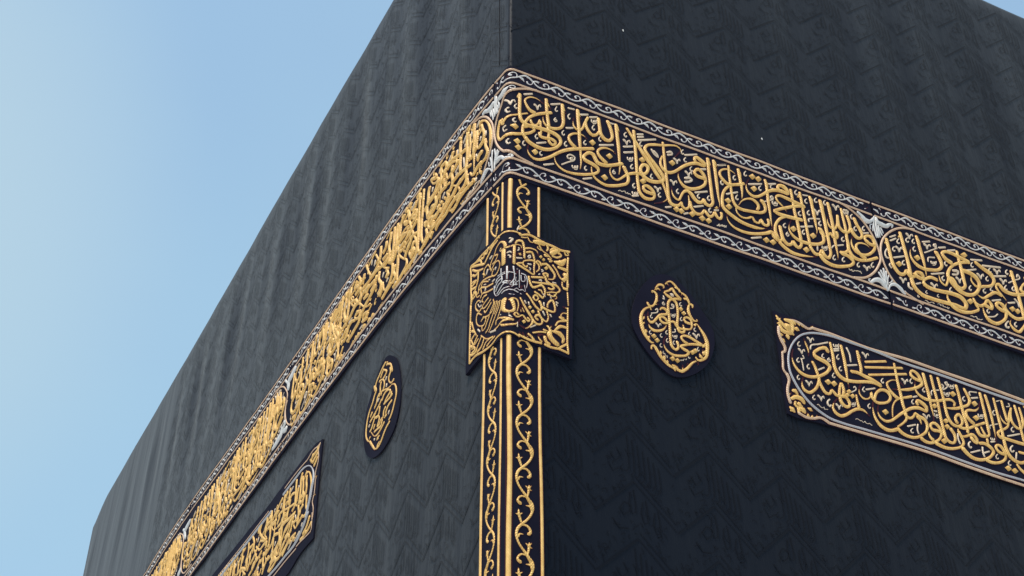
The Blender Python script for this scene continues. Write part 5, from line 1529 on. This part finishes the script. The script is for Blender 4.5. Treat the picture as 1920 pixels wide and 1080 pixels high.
# ------------------------------------------------------------------ setting: ground
GV = [(-1500, -1500, 0), (1500, -1500, 0), (1500, 1500, 0), (-1500, 1500, 0)]
ground = link('ground', GV, [(0, 1, 2, 3)], MARBLE, smooth=False); ground['kind'] = 'structure'

# ------------------------------------------------------------------ the building: walls hung with black cloth
bl = thing('cloth_draped_building', (0, 0, 0), 'huge cube shaped building draped in black patterned cloth, carrying the gold embroidery', 'building')
V = []; F = []; MI = []
def frange(a, b, n): return [a+(b-a)*i/n for i in range(n+1)]
Us = frange(-LL, -.4, 330)[:-1] + frange(-.4, -Q4, 10)[:-1] + frange(-Q4, Q4, 6)[:-1] + frange(Q4, .4, 10)[:-1] + frange(.4, LR, 260)
ZB = -Z0 + .35
NZ = 84
for U in Us:
    tp = top(U)
    for j in range(NZ+1):
        z = ZB + (tp-.10-ZB)*j/NZ
        v = surf(U, z, fold(U, z)); V.append((v.x, v.y, v.z+Z0))
    for k in range(1, 5):                                  # rolled rim over the parapet
        a = k/4*PI/2
        v = surf(U, tp-.10+.10*math.sin(a), fold(U, tp)-.10*(1-math.cos(a))); V.append((v.x, v.y, v.z+Z0))
    v = surf(U, tp-.01, -.45); V.append((v.x, v.y, v.z+Z0))
NC = NZ+6
for i in range(len(Us)-1):
    for j in range(NC-1):
        a = i*NC+j; F.append((a, a+NC, a+NC+1, a+1)); MI.append(0)
# the two far sides, and short returns round the far corners
def side(p, q, n=40):
    global V, F, MI
    b0 = len(V)
    d = Vector((q[0]-p[0], q[1]-p[1])); l = d.length; nx, ny = d.y/l, -d.x/l
    for i in range(n+1):
        t = i/n; ed = min(1, min(t, 1-t)*12)
        for j in range(13):
            z = -Z0+.35 + (HT-.05+Z0-.35)*j/12; o = ed*.012*math.sin(i*1.9)
            V.append((p[0]+d.x*t+nx*o, p[1]+d.y*t+ny*o, z+Z0))
    for i in range(n):
        for j in range(12):
            a = b0+i*13+j; F.append((a, a+13, a+14, a+1)); MI.append(0)
side((LR-.06, .05), (LR-.06, LL-.06)); side((LR-.06, LL-.06), (.05, LL-.06))
# woven figure: chevron bands with calligraphic strokes, woven into the same cloth
PU, PV = .522, .72
rg = random.Random(11)
tile = []
def ln(w_, *p): tile.append((w_, p))
for row, v0 in ((0, 0.), (1, .36)):
    ln(.0052, (0, v0), (.26, v0+.245)); ln(.0022, (.26, v0+.245), (.522, v0)); ln(.0022, (.27, v0+.285), (.522, v0+.045))
    for i in range(46):                                     # small script along the arms, filling the bands
        x = rg.uniform(0, .522); arm = x > .26; base = .245*(x/.26 if not arm else (.522-x)/.262); y = v0+base+rg.uniform(.03, .11 if i % 3 else .30)
        sl = math.atan2(.245, .26)*(-1 if arm else 1) + rg.choice((0, PI/2))+rg.uniform(-.3, .3); L_ = rg.uniform(.014, .036); cv = rg.uniform(-.9, .9)
        ln(.0020, *[(x+L_*k/3*math.cos(sl+cv*k), y+L_*k/3*math.sin(sl+cv*k)) for k in range(4)])
    if row == 0:                                            # looped word under the peak
        for k in range(3):
            x = .235+.075*k; y = v0+.17-.045*k
            ln(.0032, (x, y), (x-.012, y-.07), (x+.002, y-.13), (x+.028, y-.12), (x+.030, y-.07), (x+.02, y+.02))
        ln(.0032, (.235, v0+.09), (.19, v0+.10), (.16, v0+.05), (.185, v0+.02), (.22, v0+.045), (.235, v0+.09))
        ln(.0032, (.11, v0-.02), (.15, v0-.07), (.21, v0-.06))
        for k in range(9): x, y = rg.uniform(.2, .46), rg.uniform(-.08, .0)+v0; ln(.002, (x, y), (x+rg.uniform(-.02, .02), y+rg.uniform(-.02, .02)), (x+.02, y+rg.uniform(-.03, .03)))
    else:                                                   # bundle of long uprights
        for k in range(7):
            x = .235+.033*k; y = v0+.185-.028*k
            ln(.003, (x, y), (x+.006, y-.12), (x+.004, y-.22+.012*k), (x-.018, y-.245+.012*k))
        ln(.003, (.16, v0+.08), (.19, v0+.03), (.15, v0-.01), (.12, v0+.03))
        ln(.003, (.10, v0-.03), (.13, v0-.08), (.17, v0-.05))
        for k in range(7): x, y = rg.uniform(.05, .22), rg.uniform(-.08, .1)+v0; ln(.002, (x, y), (x+rg.uniform(-.02, .02), y+rg.uniform(-.02, .02)), (x+.02, y+rg.uniform(-.03, .03)))
def figure(pts, w_):
    b0 = len(V); n = len(pts)
    for i, (U, z) in enumerate(pts):
        a, b_ = pts[max(i-1, 0)], pts[min(i+1, n-1)]
        tx, tz = b_[0]-a[0], b_[1]-a[1]; l = math.hypot(tx, tz) or 1e-6
        for sgn in (1, -1):
            uu_, zz_ = U-tz/l*w_*sgn, z+tx/l*w_*sgn
            v = surf(uu_, zz_, fold(uu_, zz_)+.0045); V.append((v.x, v.y, v.z+Z0))
    for i in range(n-1):
        a = b0+2*i; F.append((a, a+1, a+3, a+2)); MI.append(1)
for iu in range(-28, 24):
    for iz in range(-9, 7):
        u0_, z0_ = iu*PU+.005, iz*PV-.10
        if z0_+.5 > HT-.1 or u0_ < -9.4 or u0_+PU > LR: continue
        if z0_ < -5.5: continue
        for w_, p in tile:
            q = []
            for i in range(len(p)-1):
                n = max(1, int(math.hypot(p[i+1][0]-p[i][0], p[i+1][1]-p[i][1])/.06))
                q += [(u0_+p[i][0]+(p[i+1][0]-p[i][0])*k/n, z0_+p[i][1]+(p[i+1][1]-p[i][1])*k/n) for k in range(n)]
            q.append((u0_+p[-1][0], z0_+p[-1][1]))
            jx, jz = .006*math.sin(iu*3.1+iz*1.7), .008*math.sin(iu*1.3-iz*2.9)
            q = [(x_+jx+.010*math.sin(z_*2.3+x_*.7), z_+jz+.010*math.sin(x_*1.9)) for x_, z_ in q]
            if min(z for _, z in q) < -5.6 or max(z for _, z in q) > HT-.15: continue
            figure(q, w_)
cloth = link('black_cloth', V, F, [CLOTH, WEAVE], bl, midx=MI)
sh = Sheet()
sh.stroke([(-139, 1120, 40), (-150, 1800, 40), (-158, 2800, 40), (-165, 4150, 40)], fold(-.15, 2)+.001, .5)
sh.build('cloth_seam', SEAM, bl)
for u_, z_ in LINT:
    sh = Sheet(); sh.stroke([(round(u_*1000), round(z_*1000), 55), (round(u_*1000)+3, round(z_*1000)-14, 45)], .006, .8)
    sh.build('lint_speck', SILVER, bl)
x1, y1, zr = LR-Q4+RC-.3, LL-Q4+RC-.3, HT-.06+Z0
link('roof', [(.3, .3, zr), (x1, .3, zr), (x1, y1, zr-.02), (.3, y1, zr-.02)], [(0, 1, 2, 3)], ROOFM, bl, smooth=False)
bV = []; bF = []
for (a, b_, c_, e) in ((-.18, -.18, LR+.2, LL+.2),):
    for z, g_ in ((0, 0), (.34, .0), (.40, .16), (.40, .5)):
        bV += [(a+g_, b_+g_, z), (c_-g_, b_+g_, z), (c_-g_, e-g_, z), (a+g_, e-g_, z)]
    for k in range(3):
        for i in range(4): bF.append((k*4+i, k*4+(i+1) % 4, k*4+4+(i+1) % 4, k*4+4+i))
link('plinth', bV, bF, MARBLE, bl, smooth=False)

# ------------------------------------------------------------------ the embroidered belt, sewn from separate sections
def poly(c, U):
    r_ = 0
    for a in c: r_ = r_*U + a
    return r_
def line_z(k, U):
    cr, cl, z0_ = LINES[k]
    if U >= 0: return poly(cr, min(U, 4.4))
    return poly(cl, max(U, -9.2))
HB = .019
def bUs(a, b_):
    r_ = []; u = a
    while u < b_-.004:
        r_.append(u); u += .012 if abs(u) < .08 else .06
    return r_ + [b_]
def strip(Ul, lo, hi, h, name, m, parent, rows=6):
    V = []; F = []
    for U in Ul:
        a, b_ = lo(U)+.0022*math.sin(U*9+h*900)+.0014*math.sin(U*27), hi(U)+.0022*math.sin(U*8+h*500+2)+.0014*math.sin(U*31)
        prof = [(a, .002)] + [(a+(b_-a)*k/rows, h) for k in range(rows+1)] + [(b_, .002)]
        for z, hh in prof:
            v = surf(U, z, hh); V.append((v.x, v.y, v.z+Z0))
    n = rows+3
    for i in range(len(Ul)-1):
        for j in range(n-1): F.append((i*n+j, i*n+n+j, i*n+n+j+1, i*n+j+1))
    F.append(tuple(reversed(range(n)))); F.append(tuple((len(Ul)-1)*n+j for j in range(n)))
    return link(name, V, F, m, parent, smooth=False)
wob = random.Random(5)
WB = {k: [wob.uniform(0, 6.28) for _ in range(3)] for k in LINES}
mid_t = lambda U: (line_z('to', U)+line_z('ti', U))/2
mid_b = lambda U: (line_z('bo', U)+line_z('bi', U))/2
def scroll(root, unit, shift, u_from, u_to, period, zfun, zref):
    """silver scroll of equal units along one edge"""
    sh = Sheet(); o = Sheet()
    for n in range(math.floor((u_from-shift)/period), math.ceil((u_to-shift)/period)+1):
        for k, pts in G[unit]:
            q = [(a+round(n*period*1000), b_, c_) for a, b_, c_ in pts]
            if any(p[0] < u_from*1000+12 or p[0] > u_to*1000-12 for p in q): continue
            q = [(a, round(b_-zref*1000+zfun(a/1000)*1000), round(c_*.92)) for a, b_, c_ in q]
            sh.stroke(q, HB-.001, .9, hmax=.010); o.stroke([(a, b_, c_+26) for a, b_, c_ in q], HB+.0012, flat=True)
    r_ = sh.build('scroll_vine', SILVER, root); o.build('maroon_outline', PAD, r_)
LET = (('gold_lettering', GOLD, 'gd', .6),)
def marks(strokes, parent, h0):
    """each pale vowel mark is a part of its own"""
    cur = None; n = 0
    for k, pts in list(strokes) + [('s', None)]:
        if k == 's':
            if cur: cur.build('vowel_mark', CREAM, parent)
            cur = Sheet() if pts else None; n += 1
            if pts: cur.stroke(pts, h0, .8)
        elif k == 't' and cur: cur.stroke(pts, h0, .8)
def fit(u_off, us=1., zs=1., dz=0.):
    def fn(a, b_, *c_): return (round(a*us+u_off), round((b_-470)*zs+470+dz), *c_)
    return fn
def onleft(u_off, us, zs):
    def fn(a, b_, *c_):
        U = a*us+u_off; zc = (line_z('ti', U/1000)+line_z('bi', U/1000))*500
        return (round(U), round((b_-472)*zs+zc), *[round(c*1.0) for c in c_])
    return fn
def filler(g, fn, grow, lo, hi):
    return [('g' if k in 'st' else k, [p if len(p) == 2 else (p[0], p[1], round(p[2]*grow)) for p in pts]) for k, pts in moved(g, fn) if k in 'std' and all(lo < p[0] < hi for p in pts)]
def dense(u0_, us):
    q = [(k, pts) for k, pts in G['Q'] if k == 'g' and min(p[0] for p in pts) > 2100][::2]
    f1 = onleft(u0_, us, 1.0)
    return [(k, [f1(a-2000, (b_+810)*.86+472, c_) for a, b_, c_ in pts]) for k, pts in q]
def halves(g): return [[s for s in g if s[1][0][1] > 550], [s for s in g if s[1][0][1] <= 550]]
def tilt(u, z): return u - .036*(.94-z) if u > 1 else u    # the seams lean a little
def belt_section(u_from, u_to, label, frames, text, leaves):
    um = (u_from+u_to)/2; p = surf(um, 0)
    root = thing('embroidered_belt_section', (p.x, p.y, Z0-.02), label, 'belt section', 'sections of the embroidered belt')
    e = .008
    bk = strip(bUs(u_from+e, u_to-e), lambda U: line_z('bo', U)-.036, lambda U: line_z('to', U)+.032, HB, 'backing_cloth', VELVET, root)
    for k in ('to', 'ti', 'bi', 'bo'):
        sh = Sheet(); o = Sheet()
        pts = [(round(U*1000), round((line_z(k, U)+.0022*math.sin(U*5+WB[k][0])+.0018*math.sin(U*11+WB[k][1]))*1000), 88) for U in bUs(u_from+.014, u_to-.014)]
        pts = [p for i, p in enumerate(pts) if i % 2 == 0 or abs(p[0]) < 100 or i > len(pts)-2]
        sh.stroke(pts, HB-.001, 1.0); o.stroke([(p[0], p[1], p[2]+34) for p in pts], HB+.0015, flat=True)
        c_ = sh.build('edge_cord', GOLD2, root); o.build('maroon_outline', PAD, c_)
    scroll(root, 'VT', 1.621, u_from, u_to, PER_T, mid_t, mid_t(1.74))
    scroll(root, 'VB', 2.136, u_from, u_to, PER_B, mid_b, mid_b(2.28))
    fr = None
    for k, pts in frames:
        q = [(a, b_, 86 if a > -300 else 80) for a, b_, c_ in pts]
        sh = Sheet(); o = Sheet()
        sh.stroke(q, HB, 1.0); o.stroke([(a, b_, c_+34) for a, b_, c_ in q], HB+.0017, flat=True)
        f_ = sh.build('cartouche_border', GOLD2, root); o.build('maroon_outline', PAD, f_); fr = fr or f_
    sh = Sheet()
    for k, pts in text:
        if k == 'd': sh.dot(pts, HB)
        elif k == 'g': sh.stroke(pts, HB, .95 if um < 0 else .6, .97)
    lt = sh.build('gold_lettering', GOLD, root); padding(text, lt, HB+.0025)
    marks(text, root, HB)
    for grp in leaves:
        sh = Sheet(); o = Sheet()
        for k, pts in grp:
            m_ = sum(p[0] for p in pts)/len(pts)
            if not u_from*1000 < m_ < u_to*1000: continue
            sh.stroke(pts, HB, .7, hmax=.014); o.stroke([(a, b_, c_+26) for a, b_, c_ in pts], HB+.0012, flat=True)
        r_ = sh.build('silver_palmette', SILVER, root)
        if r_: o.build('maroon_outline', PAD, r_)
    return root
belt_section(-.174, 2.950, 'belt section of large gold script whose left end folds round the corner edge', G['FR1'], G['R1'], [G['P1'], G['P2'], G['P3'], G['P4']])
belt_section(2.950, 6.150, 'belt section of gold script on the dark wall, cut off by the right picture edge', G['FR2'] + moved(G['FR1'][1:], fit(3180)),
             G['R2'] + moved(G['R1'], fit(3150), (1090, 2900)), [G['P3'], G['P4'], moved(G['P3'], fit(3195)), moved(G['P4'], fit(3195))])
belt_section(6.150, 9.350, 'belt section farther along the dark wall, beyond the right picture edge', moved(G['FR1'], fit(6345)), moved(G['R1'], fit(6345)), [moved(G['P3'], fit(3195)), moved(G['P4'], fit(3195)), moved(G['P3'], fit(6390)), moved(G['P4'], fit(6390))])
belt_section(-4.146, -.174, 'slanting belt section on the grey wall, first one left of the corner', G['FL1'], G['L1'] + moved(G['R1'], onleft(-4060, 1.02, 1.12), (40, 1330)) + filler(G['R1'], onleft(-4080, 1.31, 1.15), 1.25, -3950, -300) + dense(-4000, 1.86)[::2], [G['P1'], G['P2'], *halves(G['P5'])])
belt_section(-7.356, -4.146, 'middle belt section of the grey wall, between two others, above the pointed script panel', G['FL2'], moved(G['R1'], onleft(-7230, 1.04, 1.15)) + dense(-7180, 1.5), [*halves(G['P5']), *halves(G['P6'])])
belt_section(-10.50, -7.356, 'farthest belt section on the grey wall, cut off by the bottom picture edge', G['FL3'] + moved(G['FR1'][:1], onleft(-10340, 1.0, 1.1)), moved(G['R1'], onleft(-10380, 1.0, 1.13)) + dense(-10330, 1.46), halves(G['P6']))

# ------------------------------------------------------------------ the vertical strip on the corner
col = thing('embroidered_strip', (0, 0, 0), 'narrow vertical strip of gold bars and flowering vine running down the corner under the belt', 'embroidered strip')
HS = .012
SU = [-.268, -.262] + frange(-.22, -.06, 4) + frange(-.05, .05, 12) + frange(.07, .19, 4) + [.206, .212]
strip(SU, lambda U: -5.6, lambda U: line_z('bo', U)-.02, HS, 'backing_cloth', VELVET, col, rows=40)
for u_ in (-.250, -.044, .008, .195):
    sh = Sheet(); o = Sheet()
    pts = [(round((u_+.0030*math.sin(z*2.1+u_*40)+.0018*math.sin(z*5.3+u_*9))*1000), round(z*1000), (98 if u_ < .1 else 92) if u_ > -.1 else 112) for z in frange(-5.55, line_z('bo', u_)-.05, 46)]
    sh.stroke(pts, HS, .8); o.stroke([(a, b_, c_+40) for a, b_, c_ in pts], HS+.0015, flat=True)
    r_ = sh.build('gold_bar', GOLDB, col); o.build('maroon_outline', PAD, r_)
sh = Sheet()
sh.stroke([(-18, round(z*1000), 150) for z in frange(-5.55, -.06, 30)], HS+.001, flat=True)
sh.build('maroon_stripe', PAD, col)
for mir in (0, 1):
    sh = Sheet(); o = Sheet()
    for n in range(-9, 9):
        for k, pts in G['VC']:
            q = [((a if not mir else -a-52), b_+round(n*PER_C*1000), c_) for a, b_, c_ in pts]
            q = [(a, b_, round(c_*1.06)) for a, b_, c_ in q]
            q = [p for p in q if -5500 < p[1] < (-30 if not mir else -20)]
            if len(q) < 2: continue
            sh.stroke(q, HS, .75, hmax=.014); o.stroke([(a, b_, c_+30) for a, b_, c_ in q], HS+.0013, flat=True)
    r_ = sh.build('flowering_vine', GOLD, col); o.build('maroon_outline', PAD, r_)

# ------------------------------------------------------------------ separate sewn panels
def backing(parent, outline, h, name='backing_cloth', n=48, m=VELVET):
    pts = [(a/1000, b_/1000) for a, b_ in outline]
    # smooth the traced outline
    u0_, u1_ = min(p[0] for p in pts), max(p[0] for p in pts)
    def span(U):
        zs = []
        for i in range(len(pts)):
            a, b_ = pts[i], pts[(i+1) % len(pts)]
            if (a[0]-U)*(b_[0]-U) <= 0 and a[0] != b_[0]: zs.append(a[1]+(b_[1]-a[1])*(U-a[0])/(b_[0]-a[0]))
        return min(zs), max(zs)
    e = (u1_-u0_)*.004
    Ul = sorted(set([u0_+e+(u1_-u0_-2*e)*(.5-.5*math.cos(PI*i/n)) for i in range(n+1)] + ([x for x in frange(-.05, .05, 12)] if u0_ < 0 < u1_ else [])))
    sp = {U: span(U) for U in Ul}
    return strip(Ul, lambda U: sp[U][0], lambda U: sp[U][1], h, name, m, parent)
def rounded(outline, it=2):
    p = outline
    for _ in range(it):
        q = []
        for i in range(len(p)):
            a, b_ = p[i], p[(i+1) % len(p)]
            q += [(a[0]*.75+b_[0]*.25, a[1]*.75+b_[1]*.25), (a[0]*.25+b_[0]*.75, a[1]*.25+b_[1]*.75)]
        p = q
    return p
def panel(root, key, h, extra=(), kinds=LET, outline=None):
    st = G[key] + list(extra)
    bk = backing(root, outline or BASES[key], h)
    emb = embroider(st, root, h-.001, None, kinds)
    padding(st, root, h+.0022)
    marks(st, root, h-.001)
FULL = LET + (('gold_border', GOLD2, 'p', .8), ('silver_cord', SILVERC, 'S', .9))
med = thing('square_medallion', (0, 0, Z0-.9), 'square gold medallion with round script and a silver centre, folded over the corner edge', 'medallion')
panel(med, 'K', .023, kinds=LET + (('gold_border', GOLD, 'p', .9), ('silver_script', SILVER, 'S', 1.0)), outline=BASES['K'])
la = thing('lantern_medallion', (1.15, 0, Z0-.8), 'gold teardrop medallion on the dark right wall, seen nearly face on beside the square medallion', 'medallion', 'teardrop medallions under the belt')
panel(la, 'O1', .013, outline=rounded(BASES['O1']))
lb = thing('lantern_medallion', (0, 1.8, Z0-.8), 'slim gold teardrop medallion on the lighter grey wall, foreshortened left of the corner strip', 'medallion', 'teardrop medallions under the belt')
panel(lb, 'O2', .013, outline=rounded(BASES['O2']))
pa = thing('inscription_panel', (3.4, 0, Z0-.8), 'long gold script panel framed in silver cord, cut by the right picture edge', 'script panel', 'script panels under the belt')
qx = moved(G['Q'], fit(1880), (2040, 3800))
def last(kind, lo):
    c_ = [p for k, pts in G['Q'] if k == kind for p in pts if (p[1] < -800) == lo]
    return max(c_)
ends = []
for lo in (0, 1):
    a, b_ = last('p', lo)[:2]; ends.append(('p', [(u, b_, 110) for u in range(a-10, 6000, 180)]))
    a, b_ = last('S', lo)[:2]; ends.append(('S', [(u, b_, 90) for u in range(a-10, 5760, 180)]))
ends.append(('S', [(5750, last('S', 0)[1], 90), (5860, -600, 90), (5910, -800, 90), (5860, -1010, 90), (5750, last('S', 1)[1], 90)]))
ends.append(('p', [(5990, last('p', 0)[1], 110), (6030, -800, 110), (5990, last('p', 1)[1], 110)]))
up = [p for p in BASES['Q'] if p[0] < 2900 and p[1] > -500][:6]; dn = [p for p in BASES['Q'] if p[0] < 2900 and p[1] <= -400 and p not in up]
panel(pa, 'Q', .014, extra=[s for s in qx if s[0] in 'gdst'] + ends, kinds=FULL, outline=up + [(6080, -436), (6080, -1190)] + dn)

pb = thing('inscription_panel', (0, 4.6, Z0-.8), 'pointed gold script panel on the grey wall, cut by the bottom edge', 'script panel', 'script panels under the belt')
qy = moved(G['Q'], lambda a, b_, *c_: (round(a-9050), round(b_+20), *c_), (1960, 3900)) + moved(G['Q'], lambda a, b_, *c_: (round(a-8050), round(b_+20), *c_), (2250, 3000))
panel(pb, 'Q2', .014, extra=[s for s in qy if s[0] in 'gdst'] + filler(G['Q'], lambda a, b_, *c_: (round((a-3930)*1.3-3230), round(b_+20), *c_), 1.2, -7000, -3300) + [s for s in moved(G['R1'], lambda a, b_, *c_: (round(a*1.15-6700), round((b_-470)*.92-810), *c_)) if s[0] == 'g'][::3], kinds=FULL, outline=[p for p in BASES['Q2'] if p[0] > -4900][:6] + [(-7150, -395), (-7150, -1345)] + [(-4400, -1345)] + [p for p in BASES['Q2'] if p[0] > -4900][6:])
